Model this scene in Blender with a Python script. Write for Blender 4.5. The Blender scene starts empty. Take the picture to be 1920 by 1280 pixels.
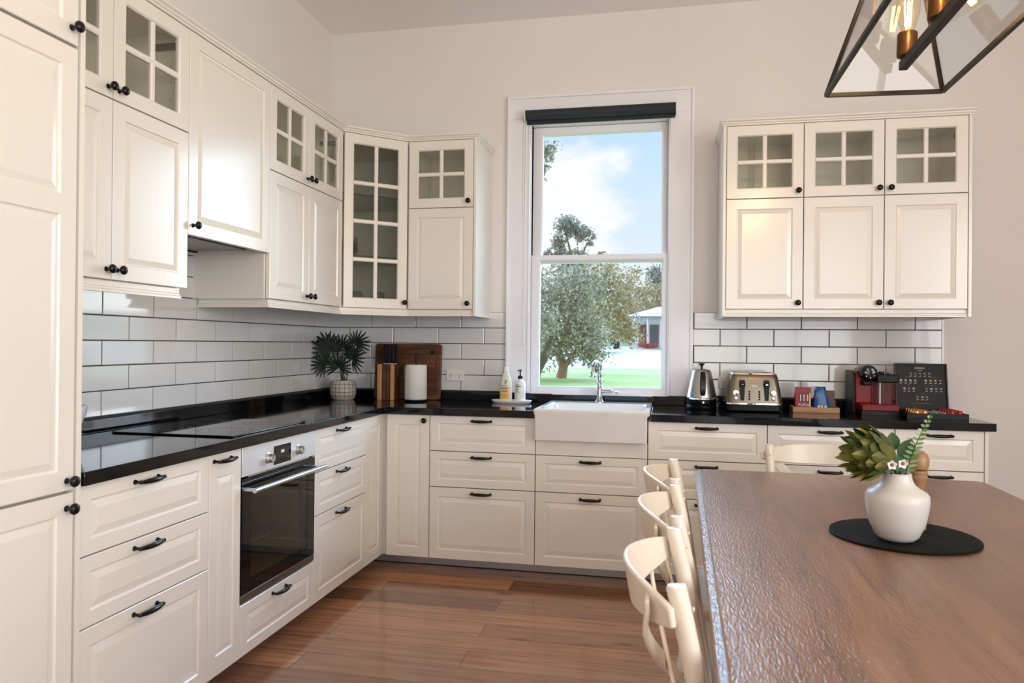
# tuning
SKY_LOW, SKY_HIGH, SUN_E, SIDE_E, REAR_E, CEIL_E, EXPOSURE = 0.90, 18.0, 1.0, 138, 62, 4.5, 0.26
import bpy, bmesh, math, random
from mathutils import Vector, Matrix

SC = bpy.context.scene
COL = SC.collection
PI = math.pi
random.seed(7)

# ------------------------------------------------------------------ camera data
F_PX, YAW, PITCH, ROLL = 1394.99, .2046, .0033, .0093
CAM = Vector((2.1936, -4.6016, 1.2797))
_cy, _sy = math.cos(YAW), math.sin(YAW)
_fwd, _right, _up = Vector((-_sy, _cy, 0)), Vector((_cy, _sy, 0)), Vector((0, 0, 1))
_f2 = _fwd * math.cos(PITCH) + _up * math.sin(PITCH)
_u2 = _up * math.cos(PITCH) - _fwd * math.sin(PITCH)
CAM_R = _right * math.cos(ROLL) + _u2 * math.sin(ROLL)
CAM_U = _u2 * math.cos(ROLL) - _right * math.sin(ROLL)
CAM_F = _f2


# ------------------------------------------------------------------ mesh builder
class MB:
    def __init__(self):
        self.v, self.f, self.m, self.mi = [], [], [], 0

    def add(self, vs, fs):
        n = len(self.v)
        self.v += [tuple(p) for p in vs]
        for f in fs:
            self.f.append([n + i for i in f])
            self.m.append(self.mi)
        return self

    def box(self, x0, x1, y0, y1, z0, z1):
        vs = [(x0, y0, z0), (x1, y0, z0), (x1, y1, z0), (x0, y1, z0), (x0, y0, z1), (x1, y0, z1), (x1, y1, z1), (x0, y1, z1)]
        return self.add(vs, [(0, 3, 2, 1), (4, 5, 6, 7), (0, 1, 5, 4), (1, 2, 6, 5), (2, 3, 7, 6), (3, 0, 4, 7)])

    def rings(self, rs, cap0=True, cap1=True, closed=False):
        n = len(rs[0])
        vs = [p for r in rs for p in r]
        fs = []
        k = len(rs)
        for i in range(k if closed else k - 1):
            a, b = i * n, ((i + 1) % k) * n
            for j in range(n):
                fs.append((a + j, a + (j + 1) % n, b + (j + 1) % n, b + j))
        if not closed:
            if cap0: fs.append(tuple(range(n))[::-1])
            if cap1: fs.append(tuple((k - 1) * n + j for j in range(n)))
        return self.add(vs, fs)

    def lathe(self, prof, n=24, c=(0, 0, 0), axis='z', sx=1, sy=1):
        rs = []
        for r, h in prof:
            ring = []
            for j in range(n):
                a = 2 * PI * j / n
                u, w = math.cos(a) * max(r, 1e-5) * sx, math.sin(a) * max(r, 1e-5) * sy
                p = (u, w, h) if axis == 'z' else (u, h, w) if axis == 'y' else (h, u, w)
                ring.append((p[0] + c[0], p[1] + c[1], p[2] + c[2]))
            rs.append(ring)
        return self.rings(rs)

    def tube(self, pts, rad, n=10, closed=False):
        pts = [Vector(p) for p in pts]
        k = len(pts)
        rad = rad if hasattr(rad, '__len__') else [rad] * k
        rs, prev = [], None
        for i, p in enumerate(pts):
            if closed:
                t = pts[(i + 1) % k] - pts[i - 1]
            else:
                t = pts[min(i + 1, k - 1)] - pts[max(i - 1, 0)]
            t.normalize()
            if prev is None:
                ref = Vector((0, 0, 1)) if abs(t.z) < .9 else Vector((1, 0, 0))
                u = t.cross(ref).normalized()
            else:
                u = (prev - t * prev.dot(t)).normalized()
            prev = u
            w = t.cross(u)
            rs.append([p + (u * math.cos(2 * PI * j / n) + w * math.sin(2 * PI * j / n)) * rad[i] for j in range(n)])
        return self.rings(rs, closed=closed)

    def cyl(self, p0, p1, r0, r1=None, n=16):
        return self.tube([p0, p1], [r0, r0 if r1 is None else r1], n)

    def prism(self, poly, z0, z1):
        return self.rings([[(x, y, z0) for x, y in poly], [(x, y, z1) for x, y in poly]])

    def bar(self, p0, p1, w, h, up=(0, 0, 1)):
        p0, p1 = Vector(p0), Vector(p1)
        t = (p1 - p0).normalized()
        s = t.cross(Vector(up)).normalized()
        u = s.cross(t)
        rs = [[p + s * (a * w / 2) + u * (b * h / 2) for a, b in ((-1, -1), (1, -1), (1, 1), (-1, 1))] for p in (p0, p1)]
        return self.rings(rs)

    def ribbon(self, pts, wdir, w, th):
        """flat strip along pts; wdir(i) gives its width direction"""
        pts = [Vector(p) for p in pts]
        rs = []
        k = len(pts)
        for i, p in enumerate(pts):
            t = (pts[min(i + 1, k - 1)] - pts[max(i - 1, 0)]).normalized()
            wd = Vector(wdir(i) if callable(wdir) else wdir)
            wd = (wd - t * wd.dot(t)).normalized()
            nn = t.cross(wd)
            ww = w(i / (k - 1)) if callable(w) else w
            rs.append([p + wd * (a * ww / 2) + nn * (b * th / 2) for a, b in ((-1, -1), (1, -1), (1, 1), (-1, 1))])
        return self.rings(rs)

    def sweep(self, path, prof, closed=False):
        """path of (x,y) points, prof of (offset to the right of travel, z): mitred moulding"""
        P = [Vector(p) for p in path]
        k = len(P)
        rs = []
        for i in range(k):
            a = P[i] - P[i - 1] if (i > 0 or closed) else P[1] - P[0]
            b = P[(i + 1) % k] - P[i] if (i < k - 1 or closed) else P[-1] - P[-2]
            na, nb = Vector((a.y, -a.x)).normalized(), Vector((b.y, -b.x)).normalized()
            m = (na + nb).normalized()
            m /= max(m.dot(na), .2)
            rs.append([(P[i].x + m.x * o, P[i].y + m.y * o, z) for o, z in prof])
        return self.rings(rs, closed=closed)

    def panel(self, x0, x1, z0, z1, y, th, rail, field=True, step=.0045, slope=.02, sides=(1, 1, 1, 1)):
        """raised-panel front facing -y: frame, groove, sloped edge, raised field; rail = (left, right, bottom, top)"""
        e = .0018
        l, r, b, t = rail

        def ring(i, dy, fr):
            if fr:
                return [(x0 + l + i, y + dy, z0 + b + i), (x1 - r - i, y + dy, z0 + b + i), (x1 - r - i, y + dy, z1 - t - i), (x0 + l + i, y + dy, z1 - t - i)]
            a = [i * s for s in sides]
            return [(x0 + a[0], y + dy, z0 + a[2]), (x1 - a[1], y + dy, z0 + a[2]), (x1 - a[1], y + dy, z1 - a[3]), (x0 + a[0], y + dy, z1 - a[3])]
        rs = [ring(0, th, 0), ring(0, e, 0), ring(e, 0, 0), ring(0, 0, 1)]
        if field:
            rs += [ring(.0035, step, 1), ring(.007, step + .001, 1), ring(.007 + slope, .0012, 1)]
            return self.rings(rs)
        rs += [ring(.004, .004, 1), ring(.006, .006, 1), ring(.006, th, 1)]
        return self.rings(rs, closed=True)

    def build(self, name, mat, parent=None, smooth=None, bevel=0, loc=None, seg=2):
        me = bpy.data.meshes.new(name)
        me.from_pydata(self.v, [], self.f)
        mats = mat if isinstance(mat, (list, tuple)) else [mat]
        for mm in mats: me.materials.append(mm)
        if len(mats) > 1: me.polygons.foreach_set('material_index', self.m)
        bm = bmesh.new()
        bm.from_mesh(me)
        bmesh.ops.recalc_face_normals(bm, faces=bm.faces)
        bm.to_mesh(me)
        bm.free()
        if smooth is not None:
            me.polygons.foreach_set('use_smooth', [True] * len(me.polygons))
            me.set_sharp_from_angle(angle=math.radians(smooth))
        o = bpy.data.objects.new(name, me)
        COL.objects.link(o)
        if parent: o.parent = parent
        if loc: o.location = loc
        if bevel:
            md = o.modifiers.new('bevel', 'BEVEL')
            md.width, md.segments, md.limit_method, md.angle_limit = bevel, seg, 'ANGLE', math.radians(40)
            me.polygons.foreach_set('use_smooth', [True] * len(me.polygons))
            me.set_sharp_from_angle(angle=math.radians(50))
        return o


def tag(o, label=None, cat=None, group=None, kind=None):
    if label: o['label'] = label
    if cat: o['category'] = cat
    if group: o['group'] = group
    if kind: o['kind'] = kind
    return o


def thing(name, label, cat, loc=(0, 0, 0), rz=0, group=None, kind=None):
    o = bpy.data.objects.new(name, None)
    o.empty_display_size = .1
    COL.objects.link(o)
    o.location = loc
    o.rotation_euler = (0, 0, rz)
    return tag(o, label, cat, group, kind)


def copy_tree(o, parent=None):
    c = o.copy()
    COL.objects.link(c)
    if parent: c.parent = parent
    for ch in o.children: copy_tree(ch, c)
    return c


def text_mesh(s, size, name, mat, parent, loc, rot, align='CENTER', depth=.0004, sx=1.0):
    cu = bpy.data.curves.new(name, 'FONT')
    cu.body, cu.size, cu.align_x, cu.align_y, cu.extrude = s, size, align, 'CENTER', depth
    tmp = bpy.data.objects.new(name, cu)
    COL.objects.link(tmp)
    bpy.context.view_layer.update()
    me = bpy.data.meshes.new_from_object(tmp.evaluated_get(bpy.context.evaluated_depsgraph_get()))
    bpy.data.objects.remove(tmp)
    bpy.data.curves.remove(cu)
    me.materials.clear()
    me.materials.append(mat)
    o = bpy.data.objects.new(name, me)
    COL.objects.link(o)
    o.parent = parent
    o.location, o.rotation_euler = loc, rot
    o.scale = (sx, 1, 1)
    return o


# ------------------------------------------------------------------ materials
def srgb(r, g, b):
    def c(u):
        u /= 255
        return u / 12.92 if u <= .04045 else ((u + .055) / 1.055) ** 2.4
    return (c(r), c(g), c(b), 1)


def mat(name, col, rough=.5, metal=0, spec=.5, coat=0, coat_r=.1, ior=1.5, emit=None, emit_s=0, trans=0, bump=0, bump_scale=200):
    m = bpy.data.materials.new(name)
    m.use_nodes = True
    b = m.node_tree.nodes['Principled BSDF']
    b.inputs['Base Color'].default_value = col if len(col) == 4 else (*col, 1)
    b.inputs['Roughness'].default_value = rough
    b.inputs['Metallic'].default_value = metal
    b.inputs['Specular IOR Level'].default_value = spec
    b.inputs['IOR'].default_value = ior
    b.inputs['Coat Weight'].default_value = coat
    b.inputs['Coat Roughness'].default_value = coat_r
    b.inputs['Transmission Weight'].default_value = trans
    if emit:
        b.inputs['Emission Color'].default_value = (*emit, 1)
        b.inputs['Emission Strength'].default_value = emit_s
    if bump:
        nt = m.node_tree
        tc = nt.nodes.new('ShaderNodeTexCoord')
        nz = nt.nodes.new('ShaderNodeTexNoise')
        nz.inputs['Scale'].default_value = bump_scale
        nz.inputs['Detail'].default_value = 3
        bp = nt.nodes.new('ShaderNodeBump')
        bp.inputs['Strength'].default_value = bump
        bp.inputs['Distance'].default_value = .002
        nt.links.new(tc.outputs['Object'], nz.inputs['Vector'])
        nt.links.new(nz.outputs['Fac'], bp.inputs['Height'])
        nt.links.new(bp.outputs['Normal'], b.inputs['Normal'])
    return m


def ramp(nt, stops):
    r = nt.nodes.new('ShaderNodeValToRGB')
    e = r.color_ramp.elements
    while len(e) < len(stops): e.new(.5)
    for i, (p, c) in enumerate(stops):
        e[i].position = p
        e[i].color = c if len(c) == 4 else (*c, 1)
    return r


def glass_mat(name, tint=(1, 1, 1), ior=1.5, rough=0.0):
    """thin pane: clear transmission with a Fresnel mirror on top"""
    m = bpy.data.materials.new(name)
    m.use_nodes = True
    nt = m.node_tree
    nt.nodes.clear()
    out = nt.nodes.new('ShaderNodeOutputMaterial')
    tr = nt.nodes.new('ShaderNodeBsdfTransparent')
    tr.inputs['Color'].default_value = (*tint, 1)
    gl = nt.nodes.new('ShaderNodeBsdfGlossy')
    gl.inputs['Roughness'].default_value = rough
    # both faces of the pane reflect like the outside of the glass
    fr = nt.nodes.new('ShaderNodeFresnel')
    ge = nt.nodes.new('ShaderNodeNewGeometry')
    mr = nt.nodes.new('ShaderNodeMapRange')
    mr.inputs['To Min'].default_value, mr.inputs['To Max'].default_value = ior, 1 / ior
    nt.links.new(ge.outputs['Backfacing'], mr.inputs['Value'])
    nt.links.new(mr.outputs[0], fr.inputs['IOR'])
    mx = nt.nodes.new('ShaderNodeMixShader')
    nt.links.new(fr.outputs[0], mx.inputs[0])
    nt.links.new(tr.outputs[0], mx.inputs[1])
    nt.links.new(gl.outputs[0], mx.inputs[2])
    nt.links.new(mx.outputs[0], out.inputs['Surface'])
    return m


def wood_mat(name, cols, axis='x', scale=1.0, rough=.4, stretch=12, coat=0, bump=.15, coat_r=.1, fine=1.0):
    """grain running along one object axis"""
    m = mat(name, cols[0], rough, coat=coat, coat_r=coat_r)
    nt = m.node_tree
    b = nt.nodes['Principled BSDF']
    tc = nt.nodes.new('ShaderNodeTexCoord')
    mp = nt.nodes.new('ShaderNodeMapping')
    s = [scale * stretch] * 3
    s['xyz'.index(axis)] = scale
    mp.inputs['Scale'].default_value = s
    n1 = nt.nodes.new('ShaderNodeTexNoise')
    n1.inputs['Scale'].default_value = 1.6
    n1.inputs['Detail'].default_value = 7
    n1.inputs['Roughness'].default_value = .62
    n1.inputs['Distortion'].default_value = .6
    r = ramp(nt, [(.28, cols[0]), (.5, cols[1]), (.74, cols[2])])
    bp = nt.nodes.new('ShaderNodeBump')
    bp.inputs['Strength'].default_value = bump
    bp.inputs['Distance'].default_value = .002
    n2 = nt.nodes.new('ShaderNodeTexNoise')
    n2.inputs['Scale'].default_value = 6 * fine
    n2.inputs['Detail'].default_value = 4
    nt.links.new(tc.outputs['Object'], mp.inputs['Vector'])
    nt.links.new(mp.outputs[0], n1.inputs['Vector'])
    nt.links.new(mp.outputs[0], n2.inputs['Vector'])
    nt.links.new(n1.outputs['Fac'], r.inputs[0])
    nt.links.new(r.outputs[0], b.inputs['Base Color'])
    nt.links.new(n2.outputs['Fac'], bp.inputs['Height'])
    nt.links.new(bp.outputs[0], b.inputs['Normal'])
    return m


def leaf_mat(name, c0, c1, trans=.25, rough=.5):
    m = bpy.data.materials.new(name)
    m.use_nodes = True
    nt = m.node_tree
    b = nt.nodes['Principled BSDF']
    b.inputs['Roughness'].default_value = rough
    g = nt.nodes.new('ShaderNodeNewGeometry')
    r = ramp(nt, [(0, c0), (1, c1)])
    tl = nt.nodes.new('ShaderNodeBsdfTranslucent')
    mx = nt.nodes.new('ShaderNodeMixShader')
    mx.inputs[0].default_value = trans
    out = nt.nodes['Material Output']
    nt.links.new(g.outputs['Random Per Island'], r.inputs[0])
    nt.links.new(r.outputs[0], b.inputs['Base Color'])
    nt.links.new(r.outputs[0], tl.inputs['Color'])
    nt.links.new(b.outputs[0], mx.inputs[1])
    nt.links.new(tl.outputs[0], mx.inputs[2])
    nt.links.new(mx.outputs[0], out.inputs['Surface'])
    return m


M = {}
M['cab'] = mat('cabinet_lacquer', (.80, .772, .71), .3, spec=.8, coat=.8, coat_r=.2)
M['cab_in'] = mat('cabinet_interior', (.74, .71, .66), .5)
M['wall'] = mat('wall_paint', (.80, .775, .755), .75, spec=.2, bump=.06, bump_scale=120)
M['ceil'] = mat('ceiling_paint', (.89, .87, .85), .8, spec=.1)
M['trim'] = mat('white_gloss_paint', (.85, .865, .91), .28, coat=.3)
M['tile'] = mat('white_glazed_tile', (.69, .70, .705), .09, spec=.55, coat=.5, coat_r=.04, bump=.05, bump_scale=9)
M['grout'] = mat('dark_grout', (.035, .035, .036), .9)
M['stone'] = mat('black_polished_stone', (.004, .004, .005), .07, spec=.32)
M['steel'] = mat('brushed_steel', (.62, .63, .65), .28, metal=1)
M['oven_steel'] = mat('satin_oven_steel', (.80, .82, .85), .5, metal=.75)
M['steel_dark'] = mat('dark_brushed_steel', (.25, .24, .23), .3, metal=1)
M['plinth'] = mat('brushed_plinth', (.42, .41, .41), .38, metal=.8)
M['chrome'] = mat('chrome', (.8, .81, .83), .06, metal=1)
M['kettle_steel'] = mat('kettle_steel', (.42, .42, .43), .3, metal=1)
M['tap'] = mat('tap_chrome', (.50, .51, .53), .07, metal=1)
M['black'] = mat('black_plastic', (.003, .003, .0035), .38, spec=.22)
M['black_iron'] = mat('black_enamel', (.003, .003, .004), .25, spec=.3, coat=.1)
M['black_glass'] = mat('black_glass', (.003, .003, .004), .03, spec=.38)
M['ceramic'] = mat('white_ceramic', (.82, .815, .81), .1, coat=.6, coat_r=.04)
M['vase'] = mat('matte_white_glaze', (.62, .59, .545), .35, bump=.04, bump_scale=40)
M['glass'] = glass_mat('window_glass', (.99, 1, 1))
M['cab_glass'] = glass_mat('cabinet_glass', (.93, .94, .90), 1.36)
M['shelf_glass'] = glass_mat('shelf_glass', (.8, .88, .84))
M['lamp_glass'] = glass_mat('lamp_glass', (.93, .93, .91), 1.55)
M['clear'] = glass_mat('clear_plastic', (.86, .87, .9), 1.45)
M['ware'] = glass_mat('glassware', (.82, .86, .83), 1.6)
M['oven_glass'] = glass_mat('oven_door_glass', (.55, .54, .51), 1.5)
M['cavity'] = mat('oven_cavity', (.34, .33, .30), .5)
M['bronze'] = mat('dark_bronze', (.010, .007, .006), .42, spec=.22)
M['socket'] = mat('antique_brass', (.16, .075, .032), .3, metal=1)
M['chair'] = mat('cream_painted_wood', (.77, .695, .585), .36, coat=.2)
M['paper'] = mat('paper_towel', (.78, .77, .76), .9)
M['white_plastic'] = mat('white_plastic', (.78, .77, .75), .3)
M['white_matte'] = mat('white_bottle', (.84, .83, .83), .35)
M['red'] = mat('red_plastic', (.20, .002, .004), .3, spec=.3)
M['grey_plastic'] = mat('dark_grey_plastic', (.018, .019, .018), .4, spec=.3)
M['blind'] = mat('charcoal_blind', (.026, .032, .042), .6, spec=.3)
M['mat'] = mat('black_placemat', (.005, .005, .005), .65, spec=.10, bump=.3, bump_scale=60)
M['print_white'] = mat('pale_print', (.7, .68, .64), .5)
M['print_dark'] = mat('dark_print', (.03, .03, .035), .5)
M['print_green'] = mat('green_print', (.10, .30, .10), .5)
M['gold'] = mat('gold_foil', (.75, .47, .18), .25, metal=1)
M['red_foil'] = mat('red_foil', (.45, .05, .05), .25, metal=.8)
M['board_print'] = mat('dark_brown_card', (.010, .007, .006), .5, spec=.3)
M['light_wood'] = wood_mat('light_oak', [(.42, .22, .09), (.52, .29, .12), (.60, .36, .17)], 'z', 2, .5)
M['dark_wood'] = wood_mat('dark_walnut', [(.030, .009, .004), (.105, .036, .013), (.21, .088, .035)], 'x', 2.6, .45, stretch=6)
M['bamboo'] = wood_mat('bamboo', [(.33, .17, .07), (.45, .25, .11), (.55, .33, .16)], 'x', 3, .45)
M['mill'] = wood_mat('acacia', [(.22, .11, .05), (.33, .18, .085), (.42, .24, .12)], 'z', 3, .4, stretch=7)
M['soap'] = mat('orange_soap', (.75, .40, .07), .2, coat=.3)
M['soap_bottle'] = mat('milky_bottle', (.72, .76, .66), .3)
M['pot'] = mat('mosaic_pot', (.50, .47, .43), .5)
M['soil'] = mat('potting_soil', (.02, .015, .01), .9)
M['stem'] = mat('green_stem', (.03, .06, .02), .6)
M['palm'] = leaf_mat('fan_palm_leaf', (.004, .014, .006), (.010, .034, .012), .1, .7)
M['protea'] = leaf_mat('bract_green', (.030, .055, .010), (.20, .195, .030), .15)
M['fern'] = leaf_mat('fern_leaf', (.10, .20, .05), (.36, .46, .22), .25)
M['gumleaf'] = leaf_mat('round_leaf', (.05, .11, .045), (.09, .17, .08), .2)
M['petal'] = mat('white_petal', (.82, .78, .70), .6)
M['flower_eye'] = mat('brown_flower_eye', (.25, .09, .05), .6)
M['table'] = None


def floor_material():
    m = mat('oak_floor', (.2, .1, .05), .16, spec=.5, coat=.35, coat_r=.07)
    nt = m.node_tree
    L = nt.links.new
    b = nt.nodes['Principled BSDF']
    tc = nt.nodes.new('ShaderNodeTexCoord')
    mp = nt.nodes.new('ShaderNodeMapping')
    mp.inputs['Location'].default_value = (.35, .02, 0)
    br = nt.nodes.new('ShaderNodeTexBrick')
    br.offset, br.offset_frequency, br.squash = .37, 2, 1
    br.inputs['Scale'].default_value = 1
    br.inputs['Brick Width'].default_value = 1.75
    br.inputs['Row Height'].default_value = .158
    br.inputs['Mortar Size'].default_value = .0016
    br.inputs['Mortar Smooth'].default_value = .2
    br.inputs['Bias'].default_value = 0
    br.inputs['Color1'].default_value = (0, 0, 0, 1)
    br.inputs['Color2'].default_value = (1, 1, 1, 1)
    br.inputs['Mortar'].default_value = (.5, .5, .5, 1)
    L(tc.outputs['Object'], mp.inputs['Vector'])
    L(mp.outputs[0], br.inputs['Vector'])
    # grain, shifted per plank
    sep = nt.nodes.new('ShaderNodeSeparateXYZ')
    L(mp.outputs[0], sep.inputs[0])
    bw = nt.nodes.new('ShaderNodeRGBToBW')
    L(br.outputs['Color'], bw.inputs[0])
    mul = nt.nodes.new('ShaderNodeMath'); mul.operation = 'MULTIPLY'; mul.inputs[1].default_value = 37.0
    L(bw.outputs[0], mul.inputs[0])
    add = nt.nodes.new('ShaderNodeMath'); add.operation = 'ADD'
    L(sep.outputs['X'], add.inputs[0]); L(mul.outputs[0], add.inputs[1])
    cmb = nt.nodes.new('ShaderNodeCombineXYZ')
    L(add.outputs[0], cmb.inputs['X']); L(sep.outputs['Y'], cmb.inputs['Y'])
    mp2 = nt.nodes.new('ShaderNodeMapping')
    mp2.inputs['Scale'].default_value = (1.3, 22, 1)
    L(cmb.outputs[0], mp2.inputs['Vector'])
    nz = nt.nodes.new('ShaderNodeTexNoise')
    nz.inputs['Scale'].default_value = 1.5
    nz.inputs['Detail'].default_value = 8
    nz.inputs['Roughness'].default_value = .62
    nz.inputs['Distortion'].default_value = .9
    L(mp2.outputs[0], nz.inputs['Vector'])
    grain = ramp(nt, [(.22, (.15, .070, .041)), (.48, (.285, .145, .084)), (.80, (.41, .228, .140))])
    L(nz.outputs['Fac'], grain.inputs[0])
    tint = ramp(nt, [(0, (.72, .66, .64)), (.35, (1.02, .97, .95)), (.7, (1.32, 1.27, 1.21)), (1, (1.72, 1.63, 1.5))])
    L(bw.outputs[0], tint.inputs[0])
    mx = nt.nodes.new('ShaderNodeMix'); mx.data_type = 'RGBA'; mx.blend_type = 'MULTIPLY'; mx.inputs['Factor'].default_value = 1
    L(grain.outputs[0], mx.inputs['A']); L(tint.outputs[0], mx.inputs['B'])
    # knots
    mp3 = nt.nodes.new('ShaderNodeMapping'); mp3.inputs['Scale'].default_value = (2.2, 5.5, 1)
    L(cmb.outputs[0], mp3.inputs['Vector'])
    vo = nt.nodes.new('ShaderNodeTexVoronoi'); vo.inputs['Scale'].default_value = 1.0
    L(mp3.outputs[0], vo.inputs['Vector'])
    kr = ramp(nt, [(.03, (.22, .17, .15)), (.16, (1, 1, 1))])
    L(vo.outputs['Distance'], kr.inputs[0])
    mx2 = nt.nodes.new('ShaderNodeMix'); mx2.data_type = 'RGBA'; mx2.blend_type = 'MULTIPLY'; mx2.inputs['Factor'].default_value = .75
    L(mx.outputs['Result'], mx2.inputs['A']); L(kr.outputs[0], mx2.inputs['B'])
    gap = nt.nodes.new('ShaderNodeMix'); gap.data_type = 'RGBA'
    gap.inputs['B'].default_value = (.03, .014, .008, 1)
    L(br.outputs['Fac'], gap.inputs['Factor']); L(mx2.outputs['Result'], gap.inputs['A'])
    L(gap.outputs['Result'], b.inputs['Base Color'])
    bp = nt.nodes.new('ShaderNodeBump'); bp.inputs['Strength'].default_value = .06; bp.inputs['Distance'].default_value = .002
    L(nz.outputs['Fac'], bp.inputs['Height'])
    L(bp.outputs[0], b.inputs['Normal'])
    return m


def table_material():
    m = mat('dark_stained_table', (.12, .05, .03), .3, spec=.3, coat=.6, coat_r=.16)
    nt = m.node_tree
    L = nt.links.new
    b = nt.nodes['Principled BSDF']
    tc = nt.nodes.new('ShaderNodeTexCoord')
    mp = nt.nodes.new('ShaderNodeMapping'); mp.inputs['Scale'].default_value = (17, 1.5, 17)
    L(tc.outputs['Object'], mp.inputs['Vector'])
    nz = nt.nodes.new('ShaderNodeTexNoise')
    nz.inputs['Scale'].default_value = 1.5; nz.inputs['Detail'].default_value = 9; nz.inputs['Roughness'].default_value = .65; nz.inputs['Distortion'].default_value = .5
    L(mp.outputs[0], nz.inputs['Vector'])
    r = ramp(nt, [(.25, (.10, .040, .021)), (.5, (.20, .093, .046)), (.78, (.295, .155, .083))])
    L(nz.outputs['Fac'], r.inputs[0])
    L(r.outputs[0], b.inputs['Base Color'])
    mp2 = nt.nodes.new('ShaderNodeMapping'); mp2.inputs['Scale'].default_value = (230, 50, 60)
    L(tc.outputs['Object'], mp2.inputs['Vector'])
    n2 = nt.nodes.new('ShaderNodeTexNoise'); n2.inputs['Scale'].default_value = 1; n2.inputs['Detail'].default_value = 3
    L(mp2.outputs[0], n2.inputs['Vector'])
    bp = nt.nodes.new('ShaderNodeBump'); bp.inputs['Strength'].default_value = .9; bp.inputs['Distance'].default_value = .0025
    L(n2.outputs['Fac'], bp.inputs['Height'])
    L(bp.outputs[0], b.inputs['Normal']); L(bp.outputs[0], b.inputs['Coat Normal'])
    rr = nt.nodes.new('ShaderNodeMapRange'); rr.inputs['To Min'].default_value = .25; rr.inputs['To Max'].default_value = .5
    L(nz.outputs['Fac'], rr.inputs['Value'])
    L(rr.outputs[0], b.inputs['Roughness'])
    return m


M['floor'] = floor_material()
M['table'] = table_material()


# ================================================================== ROOM SHELL
H = 3.326
RX, RY = 5.4, -7.2        # far side and rear of the room


def struct(name, mb, m, parent=None, **kw):
    o = mb.build(name, m, parent, **kw)
    if not parent: o['kind'] = 'structure'
    return o


struct('floor', MB().box(-.15, RX + .15, RY - .15, .15, -.12, 0), M['floor'])
struct('ceiling', MB().box(-.15, RX + .15, RY - .15, .15, H, H + .15), M['ceil'])
struct('wall_left', MB().box(-.15, 0, RY - .15, 0, 0, H), M['wall'])
WX0, WX1, WZ0, WZ1 = 1.357, 2.197, .962, 2.66
struct('wall_back', MB().box(-.15, WX0, 0, .15, 0, H).box(WX1, RX + .15, 0, .15, 0, H)
       .box(WX0, WX1, 0, .15, 0, WZ0).box(WX0, WX1, 0, .15, WZ1, H), M['wall'])
RW = (-6.3, -3.6, .75, 2.7)
struct('wall_right', MB().box(RX, RX + .15, RY - .15, RW[0], 0, H).box(RX, RX + .15, RW[1], 0, 0, H)
       .box(RX, RX + .15, RW[0], RW[1], 0, RW[2]).box(RX, RX + .15, RW[0], RW[1], RW[3], H), M['wall'])
FW = (2.5, 4.9, .35, 2.8)
struct('wall_front', MB().box(0, FW[0], RY - .15, RY, 0, H).box(FW[1], RX, RY - .15, RY, 0, H)
       .box(FW[0], FW[1], RY - .15, RY, 0, FW[2]).box(FW[0], FW[1], RY - .15, RY, FW[3], H), M['wall'])


def wpart(mb, name, m, root, **kw):
    """child whose mesh is given in world coordinates"""
    return mb.build(name, m, root, loc=-root.location, **kw)


# window over the sink
w1 = thing('window_1', 'tall white double hung window with a plain casing over the sink', 'window', (1.777, 0, .962), kind='structure')
cas = MB()
for x0, x1 in ((1.203, 1.349), (2.205, 2.350)):
    cas.box(x0, x1, -.022, 0, .974, 2.69)
cas.box(1.203, 2.350, -.022, 0, 2.69, 2.834)
wpart(cas, 'casing', M['trim'], w1, bevel=.004)
bead = MB()
bead.box(1.203, 1.222, -.034, -.022, .974, 2.834).box(2.331, 2.350, -.034, -.022, .974, 2.834).box(1.222, 2.331, -.034, -.022, 2.815, 2.834)
bead.box(1.338, 1.349, -.028, -.022, .974, 2.69).box(2.205, 2.216, -.028, -.022, .974, 2.69)
wpart(bead, 'casing_bead', M['trim'], w1, bevel=.003)
jb = MB()
jb.box(WX0 - .008, WX0, -.01, .15, WZ0, WZ1).box(WX1, WX1 + .008, -.01, .15, WZ0, WZ1)
jb.box(WX0, WX1, -.012, .15, WZ1 - .008, WZ1 + .03).box(WX0, WX1, -.01, .16, WZ0 - .0, WZ0 + .006)
wpart(jb, 'jamb', M['trim'], w1)


def sash(name, x0, x1, z0, z1, gx0, gx1, gz0, gz1, y0, y1):
    r = [[(x0, y0, z0), (x1, y0, z0), (x1, y0, z1), (x0, y0, z1)],
         [(gx0 - .010, y0, gz0 - .010), (gx1 + .010, y0, gz0 - .010), (gx1 + .010, y0, gz1 + .010), (gx0 - .010, y0, gz1 + .010)],
         [(gx0, y0 + .010, gz0), (gx1, y0 + .010, gz0), (gx1, y0 + .010, gz1), (gx0, y0 + .010, gz1)],
         [(gx0, y1, gz0), (gx1, y1, gz0), (gx1, y1, gz1), (gx0, y1, gz1)],
         [(x0, y1, z0), (x1, y1, z0), (x1, y1, z1), (x0, y1, z1)]]
    s = wpart(MB().rings(r, closed=True), name, M['trim'], w1)
    g = MB().box(gx0 - .004, gx1 + .004, (y0 + y1) / 2 - .001, (y0 + y1) / 2 + .001, gz0 - .004, gz1 + .004).build('pane', M['glass'], s)
    return s


sash('upper_sash', WX0, WX1, 1.79, 2.648, 1.419, 2.157, 1.842, 2.600, .048, .084)
lo = sash('lower_sash', WX0, WX1, .968, 1.838, 1.412, 2.162, 1.017, 1.800, .008, .044)
lt = MB()
lt.box(1.765, 1.815, .012, .04, 1.838, 1.843).cyl((1.79, .026, 1.84), (1.79, .026, 1.85), .012).bar((1.775, .022, 1.851), (1.822, .022, 1.853), .012, .008)
lt.build('sash_latch', M['steel_dark'], lo, smooth=40)

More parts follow.
